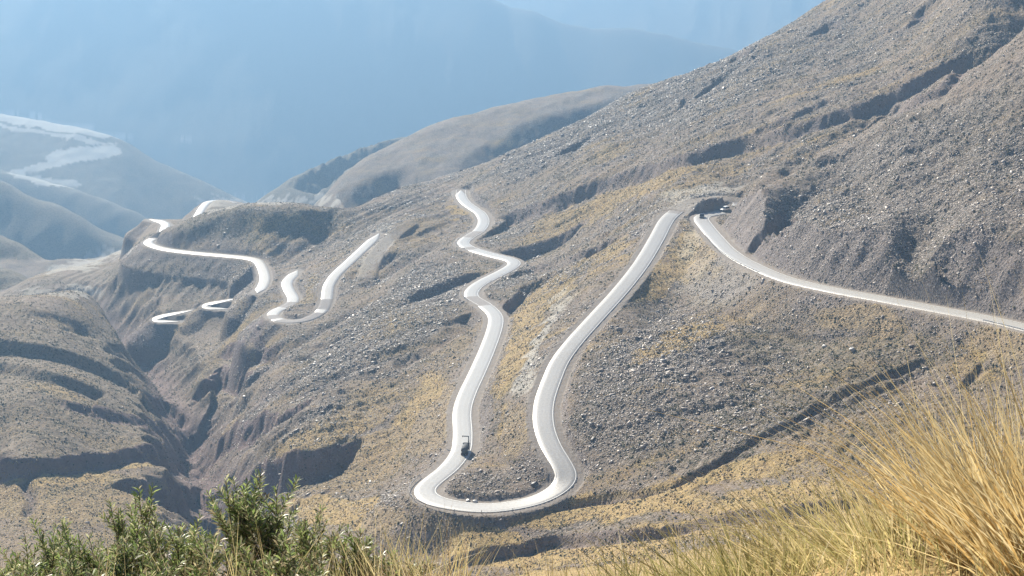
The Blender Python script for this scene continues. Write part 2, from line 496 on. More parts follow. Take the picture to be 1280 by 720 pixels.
def scarp(pts, h, run, tail, ymin=250., f=.15, wob=.3, flip=1):
    """the ground right of the travel direction steps down by h within run metres, recovering over tail metres"""
    if pts[0][0] > pts[-1][0]:
        pts = pts[::-1]                       # always the side towards the valley mouth steps down
    Q = line_on_ground(pts, ymin)
    ii, d, sd, k, al = near_line(Q, tail)
    x, y = X.ravel()[ii], YY.ravel()[ii]
    s = sd * flip + wob * 6 * perlin(x / 14, y / 14, 8) + wob * 2.5 * perlin(x / 5, y / 5, 9)
    fe = fade_ends(k, len(Q), f)
    prof = sstep(s, 0, run) * np.clip(1 - (d / tail), 0, 1) ** 1.3
    ZF[ii] -= h * prof * fe
    return ii, sstep(s, -.3, .3) * (1 - sstep(s, run * .9, run * 1.4)) * fe
# ------------------------------------------------------------------ gullies, banks and the gorge
BARE = np.zeros(NU * NY, np.float32)        # freshly broken earth
RED = np.zeros(NU * NY, np.float32)         # reddish earth in the gorge walls


def put(a, r, v=1.0):
    ii, w = r
    a[ii] = np.maximum(a[ii], w * v)


# the gorge
put(RED, groove([(286, 700), (290, 650), (276, 612), (256, 570), (243, 532), (226, 500), (208, 472), (188, 444), (166, 422), (142, 400), (120, 386), (96, 372), (75, 360)], 15, 22, sharp=1, f=.04), .9)
# step down from the left banks to the gorge
put(RED, scarp([(-40, 574), (60, 572), (130, 566), (180, 556), (214, 545), (236, 540)], 5, 4.5, 55, f=.1))
put(RED, scarp([(128, 608), (160, 600), (190, 604), (232, 606), (262, 612)], 9, 4, 30, f=.12))
put(RED, scarp([(170, 575), (200, 566), (232, 570)], 5, 4, 20))
put(RED, scarp([(176, 496), (205, 500), (230, 514), (246, 530)], 6, 4, 26))
put(RED, scarp([(60, 490), (120, 506), (172, 520), (210, 530)], 3.5, 8, 30))
put(BARE, groove([(30, 590), (44, 592), (30, 604), (40, 625), (28, 650)], 3, 3))
# folds between the lobes of the left hill
scarp([(-80, 418), (0, 424), (50, 430), (94, 441), (130, 455), (172, 478)], 6, 8, 46, f=.12, wob=.12)
scarp([(-80, 450), (0, 453), (44, 459), (86, 470), (124, 486), (150, 500)], 6, 8, 44, f=.12, wob=.12)
scarp([(30, 384), (76, 392), (104, 404), (130, 424)], 3, 9, 40, f=.2, wob=.12)
groove([(90, 402), (116, 420), (150, 450)], 2, 16, sharp=-1)
# alcoves eaten into the meadow by the gorge
put(RED, scarp([(285, 612), (318, 584), (345, 570), (372, 562), (410, 556), (440, 550), (462, 545)], 15, 6, 34, f=.08, wob=.5))
put(RED, scarp([(272, 552), (300, 528), (330, 520), (352, 515), (380, 508)], 7, 5, 26, f=.1, wob=.5))
put(RED, scarp([(225, 520), (250, 482), (276, 455), (300, 452), (322, 462)], 13, 6, 32, f=.1, wob=.5))
put(RED, scarp([(280, 430), (312, 424), (345, 428), (372, 418)], 6, 5, 20, wob=.5))
put(RED, scarp([(355, 512), (375, 502), (398, 492)], 6, 4, 18))
# ravines running down the slope to the gorge
for q, dp, w in (([(470, 375), (420, 402), (370, 430), (330, 450)], 2.5, 7), ([(560, 352), (520, 372), (470, 400), (410, 432), (350, 462)], 3, 8),
                 ([(540, 420), (470, 450), (400, 478), (350, 500)], 2.5, 7), ([(350, 440), (310, 480), (270, 520)], 2.5, 8), ([(400, 452), (350, 486), (300, 512), (262, 540)], 2.4, 7),
                 ([(500, 312), (470, 330), (452, 352)], 5, 9), ([(560, 300), (520, 320), (480, 345), (440, 368)], 2.5, 8), ([(590, 400), (540, 432), (480, 466)], 2, 8)):
    put(BARE, groove(q, dp, w), .6)
# long gully bands high on the slope
put(BARE, scarp([(1225, 52), (1185, 76), (1140, 100), (1090, 122), (1040, 138), (985, 152), (930, 165), (870, 184), (800, 205), (740, 226), (690, 246), (640, 264), (612, 275)], 6.5, 6.5, 70, f=.05, wob=.16), .8)
put(BARE, scarp([(1215, 62), (1190, 90), (1165, 112), (1120, 132), (1070, 145)], 5, 6, 40, wob=.16), .9)
put(BARE, scarp([(1045, 117), (1000, 136), (940, 160), (890, 182), (860, 192)], 4, 5, 30), .7)
put(BARE, scarp([(742, 267), (715, 281), (680, 296), (645, 308), (615, 313)], 9, 8, 40, f=.12), .7)
put(BARE, scarp([(770, 300), (720, 318), (680, 330), (648, 337)], 4, 5, 26), .5)
put(BARE, scarp([(652, 356), (636, 372), (618, 386), (600, 384)], 6, 5, 24), .8)
put(BARE, scarp([(610, 337), (580, 342), (545, 356), (505, 372)], 5, 5, 30), .6)
groove([(900, 250), (960, 222), (1020, 188), (1090, 148), (1160, 105)], 3, 9)
for q in ([(860, 130), (895, 96)], [(690, 200), (728, 172), (760, 160)], [(905, 80), (925, 70), (950, 66)], [(838, 136), (856, 122), (870, 124)], [(1000, 50), (1040, 28), (1060, 30)], [(1130, 40), (1150, 10)], [(700, 340), (740, 315), (790, 290)]):
    put(BARE, scarp(q, 5, 4, 22, f=.25, wob=.6), .7)
# rock bluff beside the upper bend
put(BARE, scarp([(930, 246), (944, 262), (962, 275), (990, 276), (992, 300)], 3.6, 2.5, 16, f=.1, wob=.8), .9)
for q in ([(934, 244), (946, 264), (952, 290)], [(952, 262), (964, 280), (972, 306)], [(972, 272), (988, 290), (1000, 312)], [(940, 276), (956, 292), (968, 310)]):
    put(BARE, scarp(q, 2.6, 1.8, 9, f=.2, wob=.8), .9)
put(BARE, scarp([(918, 262), (932, 282), (950, 296), (975, 302)], 5, 3, 18, f=.15, wob=.6), .9)
# dark cut bank above the right-hand road
put(BARE, scarp([(968, 333), (1010, 338), (1060, 345), (1110, 352), (1155, 361), (1190, 376)], 6.5, 2.5, 30, f=.12, wob=.35), .8)
# foot of the big slope
put(BARE, groove([(1190, 436), (1150, 450), (1100, 470), (1060, 489), (1010, 517), (960, 546), (900, 580), (850, 602), (815, 612), (760, 622), (705, 632), (660, 640)], 2.6, 2.6, wob=.2, f=.1))
put(BARE, groove([(1180, 448), (1120, 476), (1060, 505), (1000, 535), (950, 562)], 1.6, 2.4), .6)
put(BARE, scarp([(1290, 588), (1240, 592), (1180, 598), (1100, 611), (1000, 627), (940, 634), (900, 640), (830, 654), (760, 662), (700, 667), (640, 677), (590, 688), (560, 700), (538, 722)], 3.4, 2.2, 16, f=.03, wob=.25))
put(BARE, groove([(560, 690), (520, 678), (490, 680), (470, 690)], 3, 3))
put(BARE, groove([(1250, 440), (1220, 466), (1195, 490)], 2, 2), .6)
# folds on the far spurs
scarp([(540, 226), (565, 208), (606, 178), (660, 152), (720, 136), (775, 122)], 34, 60, 150, ymin=1250, f=.2, wob=.3)
scarp([(404, 256), (425, 238), (450, 226), (485, 214), (525, 203)], 26, 50, 120, ymin=1250, f=.2, wob=.3)
scarp([(196, 301), (215, 291), (246, 280), (282, 267), (304, 263), (340, 263), (400, 264), (436, 266)], 7, 15, 46, f=.08, wob=.15)
for a in ((425, 196, 372, 240), (450, 186, 400, 235), (485, 176, 440, 210), (510, 174, 470, 200)):
    groove([(a[0], a[1]), ((a[0] + a[2]) / 2 + 4, (a[1] + a[3]) / 2), (a[2], a[3])], 26, 34, ymin=1700, f=.2)

# ------------------------------------------------------------------ roughness of the land
x, y = X.ravel(), YY.ravel()
lid = LID.ravel()
main = (lid <= 1)
n = np.zeros(NU * NY, np.float32)
SPC = .0016 * y


def lod(lam):
    return np.clip(lam / (2.2 * SPC) - .6, 0, 1)


wxp = perlin(x / 60, y / 60, 1) * 8
calm = sstep(y, 150, 420)                         # the viewer's own hillside is smoother
px_, py_ = proj(x, y, ZF)
shelf = np.exp(-(((px_ - 760) / 420) ** 2 + ((py_ - 640 + (px_ - 760) * .09) / 34) ** 2) ** 1.0)
leftbank = sstep(-px_, -300, -170) * sstep(py_, 340, 380)
smooth_far = np.exp(-(((px_ - 230) / 220) ** 4 + ((py_ - 350) / 150) ** 4)) * sstep(y, 580, 680)
smooth_far = np.maximum(smooth_far, .75 * np.exp(-(((px_ - 265) / 75) ** 4 + ((py_ - 460) / 60) ** 4)))
smooth_far = np.maximum(smooth_far, .8 * np.exp(-(((px_ - 470) / 120) ** 4 + ((py_ - 262) / 42) ** 4)) * sstep(y, 800, 880))
rough = (1 - .86 * smooth_far) * (1 - .75 * np.clip(shelf, 0, 1)) * (1 - .72 * leftbank)
n += 2.6 * perlin((x + wxp) / 70, (y + wxp) / 95, 2) * rough
n += 1.2 * perlin((x + wxp) / 26, (y - wxp) / 30, 3) * rough
# rills: long down the fall line (to the left), short along the hill
w2 = perlin(x / 40, y / 40, 6) * 6
r1 = 1 - np.abs(perlin((x * .9 + y * .12) / 140, (y + w2 + x * .25) / 15, 7)) * 2
r2 = 1 - np.abs(perlin((x + w2) / 40, (y + w2 * .6 + x * .25) / 6.2, 8)) * 2
n += (1.1 * r1 + .5 * r2 * lod(6.2)) * rough * sstep(y, 400, 520)
n += .7 * (1 - 2 * np.abs(perlin(x / 10, y / 11, 9))) * lod(10) * rough
n += .5 * (1 - 2 * np.abs(perlin(x / 4.2, y / 4.4, 10))) * lod(4.2) * (.35 + .65 * rough)
n += .3 * perlin(x / 1.9, y / 1.9, 11) * lod(1.9)
n += .13 * perlin(x / .95, y / .95, 12) * lod(.95)
rdist = np.full(NU * NY, 1e3, np.float32)
for k, Q in road_xyz.items():
    ii, d, sd, kk, al = near_line(Q, 48.0)
    rdist[ii] = np.minimum(rdist[ii], d)
n -= 1.2 * rough
n *= np.where(main, calm, 0) * (.3 + .7 * sstep(rdist, 6, 46))
# slopes below the far road: parallel rills running down towards the valley floor
rg = np.exp(-(((px_ - 225) / 120) ** 2 + ((py_ - 345) / 34) ** 2)) * main * sstep(y, 780, 830)
rr = 1 - np.abs(perlin((x * .97 - y * .24 + 4 * perlin(x / 40, y / 40, 21)) / 7.2, (y * .97 + x * .24) / 130, 22)) * 2
n += 1.7 * (rr - .3) * rg
rg2 = np.exp(-(((px_ - 460 + (py_ - 280) * 1.6) / 120) ** 4 + ((py_ - 285) / 48) ** 4)) * main * sstep(y, 780, 830)
n += 1.5 * (.6 - np.abs(perlin((x * .79 - y * .61 + .5 * w2) / 10, (x * .61 + y * .79) / 120, 23)) * 2) * rg2
# near hillside: small lumps only
nearn = (.12 * perlin(x / 2.4, y / 2.4, 13) + .05 * perlin(x / .6, y / .6, 14) + .5 * perlin(x / 14, y / 14, 15) * sstep(y, 14, 60)) * (1 - calm)
n += np.where(main, nearn, 0)
# hills across and far mountains
far = ~main
n += np.where(far, 2.2 * perlin(x / 60, y / 90, 16) * lod(60) + 1.4 * perlin(x / 22, y / 30, 17) * lod(22) + .6 * perlin(x / 8, y / 9, 18) * lod(8), 0)
# keep the gravel roads' surroundings; noise must not lift the ground into the view in front of the camera
ZF += n
del n, r1, r2, rr

# ------------------------------------------------------------------ road benches: cut into the uphill side, fill on the downhill side
GRAVEL = np.zeros(NU * NY, np.float32)
CUT = np.zeros(NU * NY, np.float32)
qx_, qy_ = proj(*road_xyz['main'].T)
BACKARM = (qx_ > 843) & (qx_ < 924) & (qy_ < 264.5) & (road_xyz['main'][:, 1] > 600)   # unpaved arm of the narrow top bend
BACKARM[:len(BACKARM) // 3] = False
for k, Q in road_xyz.items():
    bed = HALF_W[k] + (2.2 if k == 'main' else 1.5)
    ii, d, sd, kk, al = near_line(Q, 46.0)
    wob = perlin(x[ii] / 7, y[ii] / 7, 31)
    zr = Q[kk, 2]
    out = np.clip(d - bed, 0, None)
    z0 = ZF[ii].copy()
    steep = 1.45 + 2.2 * sstep(px_[ii], 975, 1030) * (1 - sstep(px_[ii], 1165, 1215)) * (py_[ii] > 325) if k == 'main' else 1.45
    top = zr - .16 + out * steep + wob * np.minimum(out * .35, 1.6) + 3 * np.clip(out - 16, 0, None) + .35 * perlin(x[ii] / 3, y[ii] / 3, 33) * sstep(out, .3, 2.5)
    low = zr - .16 - out * .78 - wob * np.minimum(out * .2, .7) - 3 * np.clip(out - 13, 0, None) - sstep(out, 0, 1.2) * .25
    zz = np.clip(z0, low, top)
    # ditch on the cut side
    ZF[ii] = zz
    CUT[ii] = np.maximum(CUT[ii], (z0 > top + .25) * sstep(d, bed - .5, bed + .6) + .55 * (z0 < low - .25) * sstep(d, bed, bed + 1))
    gw = .55 * fade_ends(kk, len(Q), .3) if k == 'track' else np.where(BACKARM[kk], .5, 1.) if k == 'main' else 1.
    GRAVEL[ii] = np.maximum(GRAVEL[ii], gw * (1 - sstep(d + .7 * perlin(x[ii] / 2.2, y[ii] / 2.2, 34), bed - .4, bed + .9)))
for k, Q in road_xyz.items():                         # beds last, so that neighbouring bends do not bury each other
    bed = HALF_W[k] + 1.5
    ii, d, sd, kk, al = near_line(Q, bed + 1.0)
    w = 1 - sstep(d, bed - .6, bed + 1.0)
    ZF[ii] = ZF[ii] * (1 - w) + (Q[kk, 2] - .16 + .03 * perlin(x[ii] / 1.5, y[ii] / 1.5, 35)) * w

# bank of earth standing between the two arms of the narrow top bend
Qm = road_xyz['main']
qx_, qy_ = proj(Qm[:, 0], Qm[:, 1], Qm[:, 2])
bk = []
for (fx, fy), (bx_, by_) in zip([(876, 268.5), (884, 268.5), (896, 266.3), (908, 264)], [(864, 254.5), (876, 251), (892, 248), (906, 247)]):
    a_ = Qm[int(np.argmin((qx_ - fx) ** 2 + (qy_ - fy) ** 2))]
    b_ = Qm[int(np.argmin((qx_ - bx_) ** 2 + (qy_ - by_) ** 2))]
    bk.append(a_ * .52 + b_ * .48)
bk = catmull(bk, 12)
ii, d, sd, kk, al = near_line(bk, 6.5)
ZF[ii] += 3.3 * (1 - sstep(d, 1.2, 5.2)) * (1 - GRAVEL[ii]) * fade_ends(kk, len(bk), .12) * (1 + .25 * perlin(x[ii] / 2.5, y[ii] / 2.5, 36))
CUT[ii] = np.maximum(CUT[ii], (1 - sstep(d, 3, 6)) * (1 - GRAVEL[ii]))

# ------------------------------------------------------------------ ground cover, stored on the land
px_, py_ = proj(x, y, ZF)
wa = perlin(x / 16, y / 16, 41) * 16 + perlin(x / 5, y / 5, 42) * 7
wb = perlin(x / 16, y / 16, 43) * 9 + perlin(x / 5, y / 5, 44) * 4


def patch(a, lst):
    for cx, cy, rx, ry, rot, v in lst:
        c, s = math.cos(R(rot)), math.sin(R(rot))
        dx, dy = px_ - cx + wa, py_ - cy + wb
        e = ((dx * c + dy * s) / rx) ** 2 + ((-dx * s + dy * c) / ry) ** 2
        np.maximum(a, v * (1 - sstep(e, .45, 1.5)).astype(np.float32), out=a)


streak = perlin((x + 8 * perlin(x / 30, y / 30, 71)) / 60, (y + .3 * x + 7 * perlin(x / 25, y / 25, 72)) / 9, 73) + .6 * perlin(x / 30, (y + .3 * x) / 4, 74)
GRASS = np.full(NU * NY, .27, np.float32) + .22 * np.clip(streak, -1, 1).astype(np.float32)
GRASS += .3 * np.clip(perlin(x / 33, y / 45, 45) + .1, 0, 1)
patch(GRASS, [(868, 318, 34, 44, -20, .8), (820, 350, 40, 18, -30, .75), (850, 425, 70, 14, -22, .85), (960, 395, 90, 24, 12, .5), (1075, 400, 60, 22, 10, .8), (1245, 432, 50, 28, 0, .85),
              (1230, 460, 60, 20, 0, .6), (1120, 425, 80, 22, 0, .45), (880, 596, 90, 12, -16, .95), (960, 580, 60, 16, -20, .75), (1050, 560, 120, 40, -10, .5), (760, 635, 140, 17, -6, .85), (1000, 615, 150, 14, -10, .8),
              (560, 668, 120, 16, 4, .85), (430, 640, 90, 18, 4, 1.), (460, 575, 90, 36, -25, .6), (535, 520, 42, 60, 20, .75), (560, 440, 30, 40, 20, .5), (440, 520, 90, 22, -28, .6), (400, 545, 70, 18, -20, .7),
              (645, 430, 22, 80, 22, .75), (690, 365, 36, 22, -30, .7), (760, 320, 50, 12, -28, .7), (640, 540, 26, 40, 10, .75), (600, 470, 14, 50, 12, .5), (720, 275, 90, 13, -22, .65), (780, 240, 130, 14, -22, .7),
              (880, 225, 70, 12, -22, .6), (950, 175, 90, 14, -22, .6), (480, 262, 26, 12, 0, .4), (578, 264, 20, 10, 10, .9), (450, 270, 30, 12, -20, .4), (525, 290, 50, 16, -25, .55), (700, 690, 150, 20, 0, .95),
              (900, 655, 200, 16, -10, .9), (1100, 635, 150, 14, -10, .8), (70, 595, 90, 14, 0, .9), (30, 590, 40, 20, 0, 1.), (180, 580, 50, 8, 0, .9), (90, 625, 160, 40, 0, .62), (40, 690, 160, 40, 0, .5), (60, 520, 180, 16, 4, .4),
              (150, 555, 60, 8, 0, .5), (60, 440, 200, 10, 10, .35), (40, 400, 120, 20, 6, .3), (300, 385, 10, 20, 0, .6), (388, 360, 10, 22, 10, .6), (340, 375, 14, 10, 0, .5), (1000, 465, 120, 20, -10, .35), (1200, 520, 120, 40, 0, .45),
              (1050, 235, 60, 8, -20, .45), (1240, 240, 40, 8, -10, .6), (1010, 290, 60, 8, -20, .4), (690, 240, 60, 10, -22, .45)])
nearmask = (y < 300) & main
GRASS[nearmask] = .85
SCREE = np.full(NU * NY, .40, np.float32) - .34 * streak + .3 * perlin(x / 40, y / 30, 46) + .25 * perlin(x / 9, y / 14, 47)
patch(SCREE, [(820, 450, 110, 50, -24, 1.), (780, 520, 70, 60, 0, .9), (1150, 250, 200, 110, -25, 1.), (1020, 270, 80, 40, 0, .95), (880, 110, 120, 40, -25, .9), (700, 180, 100, 22, -28, .95), (500, 400, 110, 40, -28, .95), (430, 450, 80, 30, -28, .9),
              (780, 135, 60, 24, -28, .9), (700, 345, 60, 10, -24, .9), (640, 345, 30, 12, -20, .9), (530, 350, 60, 16, -25, .8), (1150, 350, 150, 24, 0, .7), (470, 635, 40, 16, 0, .9), (880, 520, 120, 50, 0, .7), (1000, 60, 90, 30, -25, .7), (660, 590, 30, 20, 0, .8)])
SCREE = np.clip(SCREE - .75 * np.clip(GRASS - .35, 0, 1), 0, 1)
SCREE *= .08 + .92 * sstep(px_, 190, 330)
SCREE[nearmask] = .05
PALE = np.zeros(NU * NY, np.float32)
patch(PALE, [(678, 418, 6, 56, 24, .7), (660, 462, 10, 32, 24, .75), (700, 385, 6, 28, 30, .5), (900, 350, 60, 30, 0, .25), (865, 300, 14, 30, 20, .35), (880, 240, 50, 7, -8, .6), (860, 258, 30, 8, 0, .5), (280, 255, 34, 8, 0, .5), (370, 250, 60, 4, 0, .6),
              (97, 331, 40, 6, -12, .6), (140, 314, 26, 4, 0, .6), (105, 366, 26, 5, 0, .5), (470, 310, 14, 40, 30, .45), (80, 365, 60, 4, 0, .4)])
LK = [i for i, (nm, _) in enumerate(LAYERS) if nm == 'sunpatch_hill'][0]
SUNPATCH = np.zeros(NU * NY, np.float32)  # sunlit patches on the far-left hill, put into its colour as paler ground
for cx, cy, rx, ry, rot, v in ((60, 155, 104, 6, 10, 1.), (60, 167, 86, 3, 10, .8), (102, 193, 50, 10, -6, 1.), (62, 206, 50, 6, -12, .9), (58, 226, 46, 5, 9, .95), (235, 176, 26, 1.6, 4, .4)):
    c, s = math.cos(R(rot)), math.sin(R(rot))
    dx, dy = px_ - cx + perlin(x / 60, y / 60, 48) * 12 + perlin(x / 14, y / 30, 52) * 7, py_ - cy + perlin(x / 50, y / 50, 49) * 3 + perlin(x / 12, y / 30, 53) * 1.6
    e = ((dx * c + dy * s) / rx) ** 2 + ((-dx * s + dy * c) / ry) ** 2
    SUNPATCH = np.maximum(SUNPATCH, v * (1 - sstep(e, .8, 1.1)))
PALE = np.maximum(PALE, SUNPATCH * (lid >= 2) * (y > 1500))
GREEN = np.clip(.45 * perlin(x / 22, y / 30, 50) + .35 * perlin(x / 7, y / 9, 51) + .2, 0, 1)
patch(GREEN, [(1050, 430, 160, 40, 0, .8), (1000, 500, 140, 40, -15, .75), (1190, 330, 60, 30, 0, .8), (1240, 180, 60, 60, 0, .6), (1150, 560, 120, 40, 0, .65), (850, 560, 100, 30, 0, .6), (90, 480, 200, 90, 0, .55), (330, 280, 110, 22, 0, .9), (230, 345, 110, 24, 0, .6)])
GREEN = np.clip(GREEN, 0, 1)
spurm = lid == 1
GRASS[spurm] *= .6
GREEN[spurm] *= .7
farv = ((y > 1720) | ((lid >= 4) & (lid <= 7))) & (PALE < .2)
GRASS[farv] *= .4
GREEN[farv] = 1.  # dark olive over the far slopes stands in for their shade
SCREE[farv] = 0
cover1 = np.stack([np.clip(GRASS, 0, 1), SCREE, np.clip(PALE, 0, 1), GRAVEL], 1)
cover2 = np.stack([np.clip(BARE, 0, 1), np.clip(RED, 0, 1), np.clip(CUT, 0, 1), GREEN], 1)
# ------------------------------------------------------------------ materials
def new_mat(name):
    m = bpy.data.materials.new(name)
    m.use_nodes = True
    nt = m.node_tree
    nt.nodes.clear()
    out = nt.nodes.new('ShaderNodeOutputMaterial')
    b = nt.nodes.new('ShaderNodeBsdfPrincipled')
    nt.links.new(b.outputs[0], out.inputs[0])
    return m, nt, b


class G:
    """tiny node-graph writer"""
    def __init__(s, nt): s.nt = nt

    def n(s, t, **kw):
        nd = s.nt.nodes.new(t)
        for k, v in kw.items(): setattr(nd, k, v)
        return nd

    def l(s, a, b): s.nt.links.new(a, b)

    def val(s, sock, v):
        if hasattr(v, 'is_linked') or isinstance(v, bpy.types.NodeSocket): s.l(v, sock)
        else: sock.default_value = v

    def noise(s, vec, scale, detail=3, rough=.55):
        nd = s.n('ShaderNodeTexNoise')
        nd.inputs['Scale'].default_value = scale
        nd.inputs['Detail'].default_value = detail
        nd.inputs['Roughness'].default_value = rough
        s.l(vec, nd.inputs['Vector'])
        return nd.outputs[0]

    def voro(s, vec, scale, feat='F1', rnd=1.0):
        nd = s.n('ShaderNodeTexVoronoi', feature=feat)
        nd.inputs['Scale'].default_value = scale
        nd.inputs['Randomness'].default_value = rnd
        s.l(vec, nd.inputs['Vector'])
        return nd

    def ramp(s, f, a, b, lo=0., hi=1.):
        nd = s.n('ShaderNodeMapRange')
        nd.inputs[1].default_value, nd.inputs[2].default_value = a, b
        nd.inputs[3].default_value, nd.inputs[4].default_value = lo, hi
        s.l(f, nd.inputs[0])
        return nd.outputs[0]

    def math(s, op, a, b=0.):
        nd = s.n('ShaderNodeMath', operation=op)
        s.val(nd.inputs[0], a)
        s.val(nd.inputs[1], b)
        return nd.outputs[0]

    def mix(s, f, a, b, blend='MIX'):
        nd = s.n('ShaderNodeMix', data_type='RGBA', blend_type=blend)
        s.val(nd.inputs[0], f)
        for k, v in ((6, a), (7, b)):
            if isinstance(v, (tuple, list)): nd.inputs[k].default_value = (*v, 1) if len(v) == 3 else v
            else: s.l(v, nd.inputs[k])
        return nd.outputs[2]

    def bump(s, h, dist, strength=1., nrm=None):
        nd = s.n('ShaderNodeBump')
        nd.inputs['Strength'].default_value = strength
        nd.inputs['Distance'].default_value = dist
        s.l(h, nd.inputs['Height'])
        if nrm is not None: s.l(nrm, nd.inputs['Normal'])
        return nd.outputs[0]


def terrain_mat():
    m, nt, b = new_mat('stony_hillside')
    g = G(nt)
    pos = g.n('ShaderNodeNewGeometry').outputs['Position']
    c1 = g.n('ShaderNodeAttribute', attribute_name='cover')
    c2 = g.n('ShaderNodeAttribute', attribute_name='wear')
    s1, s2 = g.n('ShaderNodeSeparateColor'), g.n('ShaderNodeSeparateColor')
    g.l(c1.outputs['Color'], s1.inputs[0])
    g.l(c2.outputs['Color'], s2.inputs[0])
    grass, scree, pale, gravel = s1.outputs[0], s1.outputs[1], s1.outputs[2], c1.outputs['Alpha']
    bare, red, cut, green = s2.outputs[0], s2.outputs[1], s2.outputs[2], c2.outputs['Alpha']
    n_big = g.noise(pos, .02, 4)
    n_mid = g.noise(pos, .16, 4)
    n_fin = g.noise(pos, .9, 4, .65)
    n_tuf = g.noise(pos, 1.6, 3, .6)
    soil = g.mix(g.ramp(n_big, .35, .65), (.245, .182, .128), (.225, .168, .138))
    soil = g.mix(g.ramp(n_mid, .35, .7), soil, (.31, .24, .175))
    soil = g.mix(g.ramp(n_fin, .3, .75), g.mix(.45, soil, (.08, .066, .058)), soil)
    # olive cast where low scrub grows thick, and painted shade on far hills
    soil = g.mix(g.math('MULTIPLY', green, g.ramp(n_mid, .3, .7, .25, .75)), soil, (.145, .125, .07))
    # stones
    v = g.voro(pos, 1.15)
    vs = g.n('ShaderNodeSeparateColor')
    g.l(v.outputs['Color'], vs.inputs[0])
    stone = g.mix(g.ramp(vs.outputs[0], 0., 1.), (.19, .158, .13), (.46, .405, .35))
    stone = g.mix(g.ramp(v.outputs['Distance'], .25, .75), stone, (.06, .052, .05))
    v2 = g.voro(pos, .42)
    sm = g.math('MULTIPLY', scree, g.ramp(n_fin, .36, .52))
    col = g.mix(sm, soil, stone)
    # dry bunch grass
    gcol = g.mix(g.ramp(n_tuf, .3, .7), (.26, .175, .068), (.49, .35, .155))
    gcol = g.mix(g.ramp(n_mid, .45, .75, 0, .5), gcol, (.30, .25, .11))
    gm = g.math('MULTIPLY', g.ramp(g.math('ADD', grass, g.math('MULTIPLY', g.math('SUBTRACT', n_tuf, .5), 1.5)), .42, .75), .92)
    col = g.mix(gm, col, gcol)
    # low dark scrub
    n_scr = g.noise(pos, .62, 3, .7)
    scr = g.ramp(g.math('ADD', n_scr, g.math('MULTIPLY', green, .10)), .60, .68)
    col = g.mix(g.math('MULTIPLY', scr, .8), col, (.075, .07, .04))
    earth = g.mix(g.ramp(n_mid, .3, .7), (.18, .142, .125), (.25, .2, .18))
    col = g.mix(g.math('MULTIPLY', g.ramp(bare, .2, .8), g.ramp(n_fin, .2, .6, .5, .95)), col, earth)
    rede = g.mix(g.ramp(n_mid, .3, .7), (.15, .105, .10), (.225, .16, .15))
    col = g.mix(g.math('MULTIPLY', g.ramp(red, .2, .8), g.ramp(n_fin, .2, .6, .6, .95)), col, rede)
    col = g.mix(g.math('MULTIPLY', cut, g.ramp(n_fin, .25, .6, .35, .85)), col, g.mix(g.ramp(n_tuf, .3, .7), (.15, .125, .115), (.29, .25, .235)))
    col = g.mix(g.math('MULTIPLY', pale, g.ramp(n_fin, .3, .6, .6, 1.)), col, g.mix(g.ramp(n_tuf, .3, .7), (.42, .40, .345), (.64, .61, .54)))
    gvc = g.mix(g.ramp(n_fin, .3, .7), (.20, .172, .148), (.28, .245, .212))
    col = g.mix(gravel, col, gvc)
    g.l(col, b.inputs['Base Color'])
    b.inputs['Roughness'].default_value = .92
    b.inputs['Specular IOR Level'].default_value = .25
    h = g.math('ADD', g.math('MULTIPLY', n_fin, .5), g.math('MULTIPLY', g.math('MULTIPLY', g.math('SUBTRACT', 1., v.outputs['Distance']), sm), .55))
    h = g.math('ADD', h, g.math('MULTIPLY', scr, .35))
    h = g.math('ADD', h, g.math('MULTIPLY', g.math('MULTIPLY', n_tuf, gm), .6))
    h = g.math('MULTIPLY', h, g.math('SUBTRACT', 1., g.math('MULTIPLY', gravel, .9)))
    g.l(g.bump(h, 1.0, .8), b.inputs['Normal'])
    return m


def simple(name, col, rough=.6, metal=0., var=.12, scale=8., spec=.5, bump=0.):
    m, nt, b = new_mat(name)
    g = G(nt)
    co = g.n('ShaderNodeTexCoord').outputs['Object']
    nz = g.noise(co, scale, 4)
    c = g.mix(g.ramp(nz, .3, .7), tuple(x_ * (1 - var) for x_ in col), tuple(min(1, x_ * (1 + var)) for x_ in col))
    g.l(c, b.inputs['Base Color'])
    b.inputs['Roughness'].default_value = rough
    b.inputs['Metallic'].default_value = metal
    b.inputs['Specular IOR Level'].default_value = spec
    if bump: g.l(g.bump(nz, bump), b.inputs['Normal'])
    return m


def by_attr(name, rough=.8, spec=.3, trans=0., bump=0., bscale=6.):
    """colour comes from the piece's own 'tint' attribute"""
    m, nt, b = new_mat(name)
    g = G(nt)
    at = g.n('ShaderNodeAttribute', attribute_name='tint')
    pos = g.n('ShaderNodeNewGeometry').outputs['Position']
    nz = g.noise(pos, bscale, 3)
    col = g.mix(g.ramp(nz, .3, .7), g.mix(.25, at.outputs['Color'], (0, 0, 0)), at.outputs['Color'])
    g.l(col, b.inputs['Base Color'])
    b.inputs['Roughness'].default_value = rough
    b.inputs['Specular IOR Level'].default_value = spec
    if bump: g.l(g.bump(nz, bump), b.inputs['Normal'])
    if trans:
        t = g.n('ShaderNodeBsdfTranslucent')
        g.l(col, t.inputs['Color'])
        mx = g.n('ShaderNodeMixShader')
        mx.inputs[0].default_value = trans
        g.l(b.outputs[0], mx.inputs[1])
        g.l(t.outputs[0], mx.inputs[2])
        out = [q for q in nt.nodes if q.type == 'OUTPUT_MATERIAL'][0]
        g.l(mx.outputs[0], out.inputs[0])
    return m


